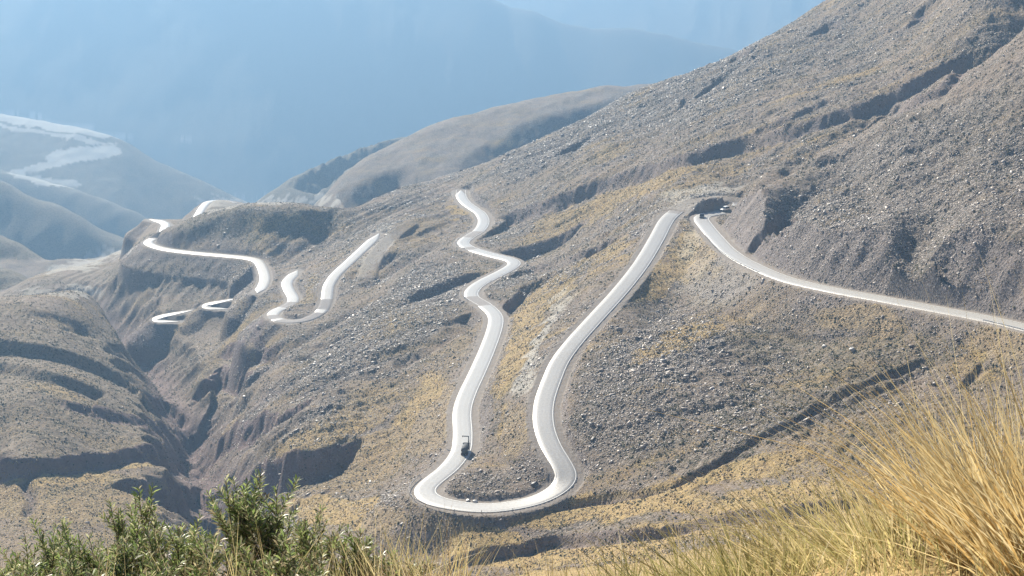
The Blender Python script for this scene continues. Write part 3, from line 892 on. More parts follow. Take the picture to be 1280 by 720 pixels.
def asphalt_mat():
    m, nt, b = new_mat('worn_asphalt')
    g = G(nt)
    pos = g.n('ShaderNodeNewGeometry').outputs['Position']
    at = g.n('ShaderNodeAttribute', attribute_name='lane')
    sp = g.n('ShaderNodeSeparateColor')
    g.l(at.outputs['Color'], sp.inputs[0])
    acr, alg, gr = sp.outputs[0], sp.outputs[1], sp.outputs[2]
    cm = g.n('ShaderNodeCombineXYZ')
    g.l(g.math('MULTIPLY', acr, 9.), cm.inputs[0])
    g.l(g.math('MULTIPLY', alg, 60.), cm.inputs[1])
    streak = g.noise(cm.outputs[0], 1.4, 3)
    blot = g.noise(pos, .12, 4)
    fin = g.noise(pos, 3., 3)
    track = g.math('ABSOLUTE', g.math('SINE', g.math('MULTIPLY', acr, 12.566)))
    c = g.mix(g.ramp(streak, .3, .7), (.37, .355, .33), (.49, .475, .44))
    c = g.mix(g.ramp(blot, .4, .7, 0, .35), c, (.48, .46, .42))
    c = g.mix(g.math('MULTIPLY', track, .15), c, (.25, .24, .23))
    c = g.mix(g.ramp(fin, .4, .7, 0, .2), c, (.24, .23, .22))
    c = g.mix(gr, c, g.mix(g.ramp(fin, .3, .7), (.22, .2, .188), (.32, .295, .28)))
    edge = g.math('ABSOLUTE', g.math('SUBTRACT', acr, .5))
    dusty = g.ramp(g.math('ADD', edge, g.math('MULTIPLY', g.math('SUBTRACT', g.noise(pos, .5, 4), .5), .22)), .44, .50)
    c = g.mix(g.math('MULTIPLY', dusty, .8), c, (.27, .235, .2))
    g.l(c, b.inputs['Base Color'])
    rg = g.math('ADD', g.ramp(streak, .3, .7, .40, .5), g.math('MULTIPLY', gr, .5))
    g.l(rg, b.inputs['Roughness'])
    b.inputs['Specular IOR Level'].default_value = .6
    g.l(g.bump(fin, .02, .5), b.inputs['Normal'])
    return m


M_LAND = terrain_mat()
M_ASPH = asphalt_mat()
M_LINE = simple('road_paint', (.75, .74, .7), .55, var=.08, scale=.8)
M_ROCK = by_attr('slate_rock', .5, .55, bump=.06, bscale=4.)
M_SCRUB = by_attr('scrub_leaf', .85, .2, trans=.15)
M_GRASS = by_attr('dry_grass', .45, .4, trans=.5)
M_LEAF = by_attr('shrub_leaf', .42, .5, trans=.45)
M_STEM = simple('woody_stem', (.12, .085, .06), .9)
M_STEEL = simple('galvanised_steel', (.5, .5, .5), .45, .7, var=.15)
M_WHITE = simple('white_paint', (.8, .8, .78), .4)
M_DARK = simple('dark_paint', (.03, .032, .036), .35)
M_GREYP = simple('grey_paint', (.10, .102, .105), .75, spec=.25)
M_RUBBER = simple('tyre_rubber', (.025, .025, .025), .8)
M_GLASS = simple('dark_glass', (.02, .025, .03), .08, spec=.6)
M_LAMP = simple('red_lens', (.35, .02, .02), .25)
M_CLEAR = simple('clear_lens', (.7, .7, .68), .15)
M_POST = simple('weathered_wood', (.10, .075, .055), .9)
M_YELL = simple('sign_back', (.32, .33, .34), .5, .4)

# ------------------------------------------------------------------ the land as objects: one sheet, cut where one hill stands before another
NAMES = {
    'ground': ('hillside', 'broad stony valley side of ochre grass and grey scree that carries the winding road', 'hillside'),
    'rocky_spur': ('rocky_spur', 'steep grey scree slope rising right of the upper road', 'slope'),
    'spur': ('hill', 'long bare brown hill with a shaded hollow behind the crest of the road slope', 'hill'),
    'pale_spur': ('hill', 'pale hazy furrowed spur just left of the long bare brown hill', 'hill'),
    'hill_a': ('hill', 'low nearest dark hill at the far left, above the lobed grassy slopes', 'hill'),
    'hill_b': ('hill', 'second bluish hill from the front at the left, sloping to the gorge', 'hill'),
    'hill_c': ('hill', 'tall bluish hill at the left whose foot meets the pale river terraces', 'hill'),
    'hill_d': ('hill', 'faint blue hill at the left just below the painted sunlit patches', 'hill'),
    'sunpatch_hill': ('hill', 'far hazy hill at the left with sunlit patches painted pale', 'hill'),
    'mountain': ('mountain', 'huge blue hazy mountain wall across the far valley', 'mountain'),
    'mountain_far': ('mountain', 'palest blue mountain behind the ridge at the top right', 'mountain'),
}
jj, ii_ = np.meshgrid(np.arange(NY - 1), np.arange(NU - 1), indexing='ij')
a0 = (jj * NU + ii_).ravel()
FACES = np.stack([a0, a0 + 1, a0 + NU + 1, a0 + NU], 1).astype(np.int32)
VV = np.stack([x, y, ZF], 1).astype(np.float32)
fl = lid[a0]
for i, (nm, _) in enumerate(LAYERS):
    sel = FACES[fl == i]
    if not len(sel):
        continue
    vid = np.unique(sel)
    remap = np.zeros(NU * NY, np.int32)
    remap[vid] = np.arange(len(vid))
    name, lab, cat = NAMES[nm]
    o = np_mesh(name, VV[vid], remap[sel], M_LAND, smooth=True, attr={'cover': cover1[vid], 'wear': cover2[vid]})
    tag(o, lab, cat, kind='structure')
ZTOP, ZBOT = float(VV[:, 2].max()), float(VV[:, 2].min())
del FACES, VV, remap, jj, ii_, a0, fl
LAYERS = [(a, None) for a, _ in LAYERS]

# ------------------------------------------------------------------ road surface and edge lines
GREY = {'main': [((842, 266), (924, 256)), ((598, 290), (586, 297)), ((590, 371), (606, 382)), ((587, 308), (592, 313))],
        'middle': [((407.5, 374), (403, 386)), ((398, 391), (350, 401)), ((345, 399), (341, 394)), ((355, 385.5), (366, 378.5))], 'track': [((512, 279), (459, 346))], 'upper_far': [], 'spur_far': [], 'ridge_far': [], 'lower_a': [], 'lower_b': []}


def nearest_k(Q, p):
    qx, qy = proj(Q[:, 0], Q[:, 1], Q[:, 2])
    return int(np.argmin((qx - p[0]) ** 2 + (qy - p[1]) ** 2))


def frame(Q):
    T = np.gradient(Q[:, :2], axis=0)
    T /= np.linalg.norm(T, axis=1)[:, None] + 1e-9
    return T, np.stack([T[:, 1], -T[:, 0]], 1)          # tangent, right-hand normal


def ribbon(name, Q, offs, lifts, mat, attr_fn=None, taper=None, skip=None):
    T, N = frame(Q)
    m = len(offs)
    V = np.zeros((len(Q), m, 3))
    skip_ = np.zeros(len(Q), bool) if skip is None else skip
    for j in range(m):
        V[:, j, :2] = Q[:, :2] + N * (offs[j] if taper is None else (offs[j] * taper)[:, None])
        V[:, j, 2] = Q[:, 2] + lifts[j]
    k = np.arange((len(Q) - 1))[:, None] * m + np.arange(m - 1)[None]
    k = k[~skip_[:-1]].ravel()
    Fq = np.stack([k, k + 1, k + m + 1, k + m], 1)
    attr = None
    if attr_fn is not None:
        attr = {'lane': attr_fn(len(Q), m, offs)}
    return np_mesh(name, V.reshape(-1, 3), Fq[:, ::-1], mat, smooth=True, attr=attr)


ROAD_LABEL = {
    'main': 'pale asphalt road winding down the slope through the big hairpin bend',
    'middle': 'pale road with a tight hairpin left of the slope crest',
    'track': 'short grey gravel track right of the middle road',
    'upper_far': 'pale road crossing the shaded far hill at left centre',
    'spur_far': 'short far pale bend at the tip of the shaded hill',
    'ridge_far': 'farthest pale bend on the skyline of the shaded hill',
    'lower_a': 'lower left of the two short pale bends down by the gorge',
    'lower_b': 'upper right of the two short pale bends down by the gorge',
}
for k, Q in road_xyz.items():
    if k == 'track':                                   # only a gravel bench, no paving
        continue
    hw = HALF_W[k]
    gk = np.zeros(len(Q))
    for p, q in GREY[k]:
        a, b_ = sorted((nearest_k(Q, p), nearest_k(Q, q)))
        gk[a:b_ + 1] = 1

    def lane(n_, m_, offs, gk=gk, hw=hw, Q=Q):
        A = np.zeros((n_, m_, 4))
        A[:, :, 0] = (np.array(offs)[None] / hw + 1) / 2
        A[:, :, 1] = np.arange(n_)[:, None] / 60.
        A[:, :, 2] = gk[:, None]
        A[:, :, 3] = 1
        return A.reshape(-1, 4)
    tp = np.ones(len(Q))
    dist_ = np.arange(len(Q)) * 1.0
    if k in ('middle', 'main'):
        tp = np.minimum(tp, dist_ / 16 + .1)              # narrows where it slips out of sight behind the bank
    if k in ('lower_a', 'lower_b', 'spur_far', 'ridge_far', 'middle'):
        tp = np.minimum(tp, dist_[::-1] / 12 + .1)
    if k in ('lower_a', 'lower_b', 'upper_far'):
        tp = np.minimum(tp, dist_ / 10 + .1)
    offs = [-hw - .35, -hw, -hw * .5, 0, hw * .5, hw, hw + .35]
    o = ribbon('road', Q, offs, [-.35, 0, .05, .08, .05, 0, -.35], M_ASPH, lane, taper=tp, skip=BACKARM if k == 'main' else None)
    tag(o, ROAD_LABEL[k], 'road', kind='structure')
    if k == 'main':
        for e, lab in ((-1, 'white line along the outer edge of the hairpin road'), (1, 'white line along the inner edge of the hairpin road')):
            o = ribbon('edge_line', Q, [e * (hw - .32) - .11, e * (hw - .32) + .11], [.045, .045], M_LINE, skip=BACKARM)
            tag(o, lab, 'road line', kind='structure')
# ------------------------------------------------------------------ loose rock and scrub over the slopes
G1F, S1F, CUTF, GVF, GRF, BRF = GRASS.reshape(NY, NU), SCREE.reshape(NY, NU), CUT.reshape(NY, NU), GRAVEL.reshape(NY, NU), GREEN.reshape(NY, NU), BARE.reshape(NY, NU)
PALEF = PALE.reshape(NY, NU)


def scatter(n, y0, y1, u0=-.42, u1=.42, pw=2.0):
    """even over the land (pw=2) between two distances"""
    u = RNG.uniform(u0, u1, n)
    yy = (RNG.uniform(0, 1, n) * (y1 ** pw - y0 ** pw) + y0 ** pw) ** (1 / pw)
    fu = np.interp(u, U, np.arange(NU))
    fw = np.interp(np.log(yy), LW, np.arange(NY))
    i, j = np.clip(np.rint(fu).astype(int), 0, NU - 1), np.clip(np.rint(fw).astype(int), 0, NY - 1)
    return u * yy, yy, i, j


ZG = ZF.reshape(NY, NU)
CUBE = np.array([(-1, -1, -1), (1, -1, -1), (1, 1, -1), (-1, 1, -1), (-1, -1, 1), (1, -1, 1), (1, 1, 1), (-1, 1, 1)], float)
CF = np.array([(0, 3, 2, 1), (4, 5, 6, 7), (0, 1, 5, 4), (1, 2, 6, 5), (2, 3, 7, 6), (3, 0, 4, 7)])


def rot_mats(yaw, tilt, az):
    """yaw about z, then tilt about a horizontal axis at az"""
    cy, sy = np.cos(yaw), np.sin(yaw)
    Rz = np.zeros((len(yaw), 3, 3))
    Rz[:, 0, 0], Rz[:, 0, 1], Rz[:, 1, 0], Rz[:, 1, 1], Rz[:, 2, 2] = cy, -sy, sy, cy, 1
    k = np.stack([np.cos(az), np.sin(az), np.zeros_like(az)], 1)
    K = np.zeros((len(yaw), 3, 3))
    K[:, 0, 2], K[:, 1, 2], K[:, 2, 0], K[:, 2, 1] = k[:, 1], -k[:, 0], -k[:, 1], k[:, 0]
    st, ct = np.sin(tilt)[:, None, None], np.cos(tilt)[:, None, None]
    Rt = np.eye(3)[None] + st * K + (1 - ct) * (K @ K)
    return Rt @ Rz


def rocks(px, py, pz, size, flat, jit, tilt, col):
    n = len(px)
    B = CUBE[None] * RNG.uniform(.7, 1.15, (n, 8, 1))
    B = B + RNG.normal(0, jit, (n, 8, 3))
    B[:, 4:, :2] *= RNG.uniform(.45, .95, (n, 1, 1))
    sc = np.stack([size * RNG.uniform(.9, 1.7, n), size * RNG.uniform(.45, .9, n), size * flat], 1) * .5
    B *= sc[:, None]
    M = rot_mats(RNG.normal(.5, .75, n), tilt, RNG.uniform(0, 6.283, n))
    Vv = np.einsum('nij,nkj->nki', M, B) + np.stack([px, py, pz + size * flat * .22], 1)[:, None]
    Fq = (np.arange(n) * 8)[:, None, None] + CF[None]
    T = np.repeat(np.concatenate([col, np.ones((n, 1))], 1)[:, None], 8, 1)
    return Vv.reshape(-1, 3), Fq.reshape(-1, 4), T.reshape(-1, 4)


N = 1700000
sx, sy, si, sj = scatter(N, 392, 1040, -.40, .40)
dens = S1F[sj, si] ** 1.4 + .5 * CUTF[sj, si] + .12 * BRF[sj, si]
dens *= (1 - GVF[sj, si]) * (LID[sj, si] <= 1) * (.55 + .9 * np.clip(perlin(sx / 6, sy / 8, 61) + .3, 0, 1))
keep = (RNG.uniform(0, 1, N) < np.clip(dens, 0, 1) * .8) & (rdist.reshape(NY, NU)[sj, si] > 5.4)
sx, sy, si, sj = sx[keep], sy[keep], si[keep], sj[keep]
n = len(sx)
size = (1 - .28 * (LID[sj, si] == 1)) * np.clip(.26 * RNG.pareto(3.6, n) + .25, .25, 1.4) * (.75 + .5 * S1F[sj, si])
tone = np.clip(RNG.beta(1.3, 1.6, n) + .12 * (LID[sj, si] == 1), 0, 1)
warm = RNG.uniform(-1, 1, n)
col = np.stack([.115 + .50 * tone + .02 * warm, .092 + .445 * tone, .074 + .39 * tone - .02 * warm], 1)
V_, F_, T_ = rocks(sx, sy, ground_z(sx, sy), size, RNG.uniform(.22, .6, n), .17, RNG.gamma(2.2, .2, n), col)
print('rocks', n)
tag(np_mesh('loose_rock', V_, F_, M_ROCK, attr={'tint': T_}), 'loose slate rocks strewn over the slopes', 'rocks', kind='stuff')

# scrub: low cushions of dark bush and pale bunch grass
OCT = np.array([(1, 0, .1), (.5, .87, .1), (-.5, .87, .1), (-1, 0, .1), (-.5, -.87, .1), (.5, -.87, .1), (.1, .1, 1.)])
OF = np.array([(0, 1, 6), (1, 2, 6), (2, 3, 6), (3, 4, 6), (4, 5, 6), (5, 0, 6)])


def cushions(px, py, size, hgt, col, mat, name, lab, cat):
    n = len(px)
    B = np.repeat(OCT[None], n, 0) * RNG.uniform(.6, 1.25, (n, 7, 1)) + RNG.normal(0, .12, (n, 7, 3))
    a = RNG.uniform(0, 6.28, n)
    c, s = np.cos(a)[:, None], np.sin(a)[:, None]
    bx, by = B[:, :, 0] * c - B[:, :, 1] * s, B[:, :, 0] * s + B[:, :, 1] * c
    Vv = np.stack([bx * size[:, None] * .5 + px[:, None], by * size[:, None] * .5 + py[:, None],
                   (B[:, :, 2] - .25) * hgt[:, None] + ground_z(px, py)[:, None]], 2)
    Fq = (np.arange(n) * 7)[:, None, None] + OF[None]
    T = np.repeat(np.concatenate([col, np.ones((n, 1))], 1)[:, None], 7, 1)
    print(name, n)
    return tag(np_mesh(name, Vv.reshape(-1, 3), Fq.reshape(-1, 3), mat, attr={'tint': T.reshape(-1, 4)}, nside=3), lab, cat, kind='stuff')


N = 620000
sx, sy, si, sj = scatter(N, 300, 1000, -.40, .40, 1.7)
dens = (.2 + .95 * GRF[sj, si] ** 1.5) * (1 - GVF[sj, si]) * (LID[sj, si] <= 1) * (1 - .8 * PALEF[sj, si]) * (1 - .6 * CUTF[sj, si])
dens *= np.clip(.45 + 1.3 * perlin(sx / 4.5, sy / 5.5, 62), 0.05, 1.2)
keep = (RNG.uniform(0, 1, N) < dens * .7) & (rdist.reshape(NY, NU)[sj, si] > 5.2)
sx, sy = sx[keep], sy[keep]
n = len(sx)
tone = RNG.uniform(0, 1, n)
col = np.stack([.042 + .06 * tone, .043 + .052 * tone, .024 + .022 * tone], 1)
cushions(sx, sy, RNG.uniform(.35, 1.05, n), RNG.uniform(.25, .7, n), col, M_SCRUB, 'low_scrub', 'low dark scrub dotted over the slopes', 'scrub')
N = 480000
sx, sy, si, sj = scatter(N, 290, 900, -.40, .40, 1.6)
dens = np.clip(G1F[sj, si] * 1.1 - .08, 0, 1) * (1 - GVF[sj, si]) * (LID[sj, si] <= 1) * np.clip(.6 + 1.0 * perlin(sx / 5, sy / 6, 63), .1, 1.2)
keep = RNG.uniform(0, 1, N) < dens * .7
sx, sy = sx[keep], sy[keep]
n = len(sx)
tone = RNG.uniform(0, 1, n)
col = np.stack([.25 + .22 * tone, .165 + .155 * tone, .06 + .08 * tone], 1)
cushions(sx, sy, RNG.uniform(.3, .8, n), RNG.uniform(.25, .6, n), col, M_GRASS, 'bunch_grass', 'ochre bunch grass growing in patches over the slopes', 'grass')

# ------------------------------------------------------------------ foreground: tussocks of dry grass
def add_attr_mesh(name, Vv, Fq, T, mat, parent=None, nside=4, smooth=True):
    return np_mesh(name, Vv, Fq, mat, parent=parent, smooth=smooth, attr={'tint': T}, nside=nside)


def blades(n, base_r, lmin, lmax, lean, lean_dir, spread, w0, cols, seed, cx=0., cy=0., base=None, curl=.35):
    """n curved tapering blades from a tuft; returns arrays local to the tuft"""
    r = np.random.default_rng(seed)
    if base is None:
        a = r.uniform(0, 6.283, n)
        q = np.sqrt(r.uniform(0, 1, n)) * base_r
        bx, by, bz = q * np.cos(a) + cx, q * np.sin(a) + cy, np.zeros(n)
    else:
        bx, by, bz = base
        a = r.uniform(0, 6.283, n)
        q = np.full(n, .5 * base_r)
    L = r.uniform(lmin, lmax, n) * (1 - .25 * r.beta(1, 2, n))
    # outward lean grows with the distance from the middle, plus the wind's lean
    ox = np.cos(a) * spread * (q / max(base_r, 1e-3)) + r.normal(0, .15, n) + lean * math.cos(lean_dir)
    oy = np.sin(a) * spread * (q / max(base_r, 1e-3)) + r.normal(0, .15, n) + lean * math.sin(lean_dir)
    K = 5
    t = np.linspace(0, 1, K)
    cu_ = r.uniform(.2, 1.9, n) * curl + (r.uniform(0, 1, n) < .10) * r.uniform(.8, 2.2, n)
    hx = (ox[:, None] * t + ox[:, None] * cu_[:, None] * t ** 2.2) * L[:, None]
    hy = (oy[:, None] * t + oy[:, None] * cu_[:, None] * t ** 2.2) * L[:, None]
    tl = np.sqrt(ox ** 2 + oy ** 2)
    hz_ = (t[None] * (1 / np.sqrt(1 + tl ** 2))[:, None] - .10 * cu_[:, None] * tl[:, None] * t ** 2.5) * L[:, None]
    yaw = r.uniform(0, 3.1416, n)
    wx, wy = np.cos(yaw), np.sin(yaw)
    wid = (w0 * r.uniform(.6, 1.3, n))[:, None] * np.array([.8, 1., .85, .55, .12])[None]
    Vv = np.zeros((n, K, 2, 3))
    for sgn, e in ((-1, 0), (1, 1)):
        Vv[:, :, e, 0] = bx[:, None] + hx + sgn * wx[:, None] * wid * .5
        Vv[:, :, e, 1] = by[:, None] + hy + sgn * wy[:, None] * wid * .5
        Vv[:, :, e, 2] = bz[:, None] + hz_ - .03
    k = np.arange(n)[:, None] * (K * 2) + np.arange(K - 1)[None] * 2
    k = k.ravel()
    Fq = np.stack([k, k + 1, k + 3, k + 2], 1)
    cols = np.asarray(cols)
    c0 = cols[r.integers(0, len(cols), n)] * r.uniform(.75, 1.2, (n, 1))
    tip = np.array([.62, .50, .27])
    mixf = (t[None, :, None] ** 1.5) * .55
    T = c0[:, None] * (1 - mixf) + tip[None, None] * mixf
    T = np.concatenate([T, np.ones((n, K, 1))], 2)
    T = np.repeat(T[:, :, None], 2, 2)
    return Vv.reshape(-1, 3), Fq, T.reshape(-1, 4)


GOLD = [(.68, .50, .22), (.74, .60, .32), (.60, .40, .15), (.80, .68, .42)]
STRAW = [(.66, .55, .28), (.6, .53, .24), (.72, .62, .36), (.42, .40, .17)]
GREENY = [(.26, .28, .09), (.34, .33, .12), (.42, .37, .15), (.22, .25, .08)]


def spot(px, Y):
    """ground below the photo column px at distance Y"""
    u = float(pix(px, 650)[0])
    return u * Y, Y, float(ground_z(u * Y, Y))


TUFTS = [  # photo column, distance, radius, count, shortest, longest, lean, lean direction, spread, colours, label
    (1275, 5.6, .26, 560, .36, .78, .16, 2.6, .42, GOLD, 'tallest golden grass tussock filling the lower right corner'),
    (1345, 5.0, .24, 420, .36, .86, .28, 2.9, .40, GOLD, 'golden grass tussock at the right edge of the view, leaning left'),
    (1205, 6.4, .24, 300, .28, .62, .2, 2.8, .45, GOLD, 'golden grass tussock just left of the tallest one'),
    (1110, 6.0, .24, 260, .18, .42, .34, 2.9, .55, STRAW, 'straw coloured grass tussock in front of the dark boulders'),
    (1030, 6.4, .25, 300, .20, .44, .36, 2.7, .55, STRAW, 'straw and green grass tussock left of the dark boulders'),
    (945, 6.2, .24, 300, .20, .42, .30, 2.6, .55, GREENY, 'greenish grass tussock with long pale stalks at bottom centre right'),
    (865, 6.6, .25, 300, .20, .40, .16, 2.4, .5, GREENY, 'greenish upright grass tussock right of the shortest one'),
    (775, 6.8, .25, 260, .18, .34, .05, 1.5, .5, GREENY, 'short yellow green grass tussock at the bottom centre'),
    (690, 7.2, .24, 240, .18, .34, .05, 1.5, .5, STRAW, 'short straw grass tussock at the bottom, below the hairpin'),
]
for i, (px, Yd, rr_, cnt, l0, l1, ln, ld, spd, cl, lab) in enumerate(TUFTS):
    gx, gy, gz = spot(px, Yd)
    Vv, Fq, T = blades(cnt, rr_, l0, l1, ln, ld, spd, .0092 if i < 3 else .0074, cl, 100 + i)
    o = add_attr_mesh('grass_tussock', Vv, Fq, T, M_GRASS)
    o.location = (gx, gy, gz)
    tag(o, lab, 'grass tussock', 'grass tussocks along the near edge')
    # a few long seed stalks
    n_ = 22 if i > 2 else 46
    Vs, Fs, Ts = blades(n_, rr_ * .9, l1 * 1.0, l1 * (1.5 if i < 3 else 1.35), ln * .8, ld, spd * .7, .0042, [(.62, .52, .3), (.66, .56, .34)], 300 + i, curl=.25)
    add_attr_mesh('seed_stalks', Vs, Fs, Ts, M_GRASS, o)

# thin grass between the tussocks
N = 24000
u_ = RNG.uniform(-.06, .78, N)
yy_ = RNG.uniform(4.2, 11.0, N) + (RNG.uniform(0, 1, N) < .3) * RNG.uniform(0, 12, N)
bx_, by_ = u_ * yy_, yy_
keep = RNG.uniform(0, 1, N) < np.clip(.4 + perlin(bx_ * 1.3, by_ * 1.3, 71), .06, 1)
bx_, by_ = bx_[keep], by_[keep]
Vv, Fq, T = blades(len(bx_), .3,   .12, .32, .16, 2.7, .55, .005, STRAW + GREENY[:2], 77, base=(bx_, by_, ground_z(bx_, by_)))
tag(add_attr_mesh('thin_grass', Vv, Fq, T, M_GRASS), 'thin dry grass covering the near edge between tussocks', 'grass', kind='stuff')

# ------------------------------------------------------------------ foreground: leafy shrubs
LEAFG = np.array([(.16, .225, .07), (.215, .285, .095), (.29, .35, .13), (.14, .175, .07), (.45, .44, .25)])


def shrub(px, Yd, hgt, wide, nst, seed, lab, dry=0.):
    r = np.random.default_rng(seed)
    hgt *= .80
    gx, gy, gz = spot(px, Yd)
    wide *= 1.2
    root = empty('leafy_shrub', (gx, gy, gz))
    tag(root, lab, 'shrub', 'leafy shrubs along the near edge')
    SV, SF, LV, LF, LT = [], [], [], [], []
    ns = nl = 0
    paths = []
    for s in range(nst):
        a, q = r.uniform(0, 6.283), r.uniform(0, 1) ** .6
        top = np.array([math.cos(a) * q * wide, math.sin(a) * q * wide, hgt * r.uniform(.62, 1.0) * (1 - .22 * q)])
        mid = top * np.array([.35, .35, .5]) + r.normal(0, .03, 3)
        b0 = np.array([math.cos(a), math.sin(a), 0]) * .03
        tt = np.linspace(0, 1, 9)[:, None]
        P = (1 - tt) ** 2 * b0 + 2 * tt * (1 - tt) * mid + tt ** 2 * top
        paths.append((P, .0055, .45))
        for tw in range(r.integers(2, 5)):                    # side twigs
            k = r.integers(3, 7)
            d = np.array([r.normal(0, .5), r.normal(0, .5), r.uniform(.5, 1.)])
            d /= np.linalg.norm(d)
            Lw = hgt * r.uniform(.14, .30)
            tq = np.linspace(0, 1, 5)[:, None]
            paths.append((P[k] + d * Lw * tq + np.array([0, 0, .04]) * tq ** 2, .0032, .15))
    for P, rad, t0 in paths:
        m = len(P)
        for j in range(m):
            rj = rad * (1 - .7 * j / (m - 1))
            for c in range(4):
                SV.append(P[j] + np.array([math.cos(c * 1.5708), math.sin(c * 1.5708), 0]) * rj)
        for j in range(m - 1):
            for c in range(4):
                SF.append((ns + j * 4 + c, ns + j * 4 + (c + 1) % 4, ns + j * 4 + 4 + (c + 1) % 4, ns + j * 4 + 4 + c))
        ns += m * 4
        Ltot = np.linalg.norm(P[-1] - P[0])
        nlv = int(Ltot * (1 - t0) * 150 * (1 - .55 * dry)) + 8
        for q in range(nlv):
            f = t0 + (1 - t0) * (q + r.uniform(0, 1)) / nlv
            fi = f * (m - 1)
            k = min(int(fi), m - 2)
            p = P[k] + (P[k + 1] - P[k]) * (fi - k)
            ax = P[k + 1] - P[k]
            ax /= np.linalg.norm(ax) + 1e-9
            az_ = q * 2.4 + r.uniform(-.4, .4)
            side = np.array([math.cos(az_), math.sin(az_), 0.])
            d = ax * r.uniform(.5, 1.1) + side * r.uniform(.45, 1.) + np.array([0, 0, r.normal(.05, .15)])
            d /= np.linalg.norm(d)
            Ll = r.uniform(.035, .075) * (1 - .35 * max(0, f - .8) / .2)
            wv = np.cross(d, np.array([r.normal(0, .3), r.normal(0, .3), 1.]))
            wv /= np.linalg.norm(wv) + 1e-9
            up = np.cross(wv, d)
            w_ = Ll * r.uniform(.075, .12)
            e = p + d * Ll - np.array([0, 0, Ll * .12])
            mdl = p + d * Ll * .5
            LV += [p, mdl + wv * w_ + up * w_ * .4, e, mdl - wv * w_ + up * w_ * .4]
            LF.append((nl, nl + 1, nl + 2, nl + 3))
            nl += 4
            if r.uniform() < dry * .6 + .05:
                c = np.array([.42, .36, .22]) * r.uniform(.7, 1.2)
            else:
                c = LEAFG[r.integers(0, len(LEAFG))] * r.uniform(.75, 1.25) * (1 + .35 * (f > .85))
            LT += [(*c, 1)] * 4
    np_mesh('stems', SV, SF, M_STEM, root, smooth=True)
    add_attr_mesh('leaves', LV, LF, np.array(LT), M_LEAF, root, smooth=False)
    return root


SHRUBS = [  # photo column, distance, height, half width, stems, dryness, label
    (30, 8.0, .95, .32, 15, .05, 'dense green shrub at the far left edge of the foreground'),
    (98, 7.8, .98, .10, 4, .0, 'slim upright shrub with one bare stem left of the widest shrub'),
    (152, 8.0, 1.00, .34, 17, .03, 'widest bushy green shrub at the lower left'),
    (208, 7.5, .72, .26, 11, .1, 'low shrub tucked against the right of the widest shrub'),
    (236, 8.6, .86, .10, 4, .1, 'thin shrub with a single tuft between the two tall shrubs'),
    (298, 8.0, 1.2, .16, 9, .08, 'tallest shrub, its pale flowering top reaching over the gorge'),
    (338, 7.8, .98, .24, 12, .05, 'bushy shrub leaning against the right of the tallest shrub'),
    (378, 8.1, .84, .14, 6, .2, 'airy shrub with thin bare twigs'),
    (420, 7.9, .68, .22, 9, .2, 'low green and straw shrub near the bottom, right of the airy one'),
    (465, 8.2, .60, .18, 7, .35, 'small half dry shrub at the right end of the shrub row'),
    (75, 7.2, .62, .30, 12, .05, 'low leafy shrub in front of the slim upright shrub'),
    (350, 7.0, .58, .30, 11, .3, 'low speckled shrub below the bushy one right of the tallest'),
    (5, 7.0, .74, .32, 13, .2, 'low olive shrub in the bottom left corner'),
    (160, 6.9, .56, .32, 12, .15, 'low olive shrub at the bottom below the widest shrub'),
    (510, 7.6, .46, .26, 9, .5, 'sparse straw coloured shrub at the bottom, left of the grass'),
    (270, 7.1, .60, .28, 11, .3, 'low speckled shrub below the tallest shrub'),
]
for i, (px, Yd, hh, ww, nst, dry, lab) in enumerate(SHRUBS):
    shrub(px, Yd, hh, ww, nst, 500 + i, lab, dry)

# dry herb stems among the shrubs
N = 900
u_ = np.concatenate([RNG.uniform(-.34, -.02, N), RNG.uniform(-.10, -.03, 500)])
yy_ = RNG.uniform(6.6, 9.5, len(u_))
bx_, by_ = u_ * yy_, yy_
Vv, Fq, T = blades(len(bx_), .3, .3, .66, .05, 2.5, .5, .0045, STRAW + [(.3, .2, .12), (.36, .3, .2)], 78, base=(bx_, by_, ground_z(bx_, by_)))
tag(add_attr_mesh('dry_herbs', Vv, Fq, T, M_GRASS), 'thin dry herb stems standing among the green shrubs', 'dry herbs', kind='stuff')
# ------------------------------------------------------------------ small made things: rails, posts, signs, vehicles, boulders
import bmesh
from mathutils import Matrix, Vector


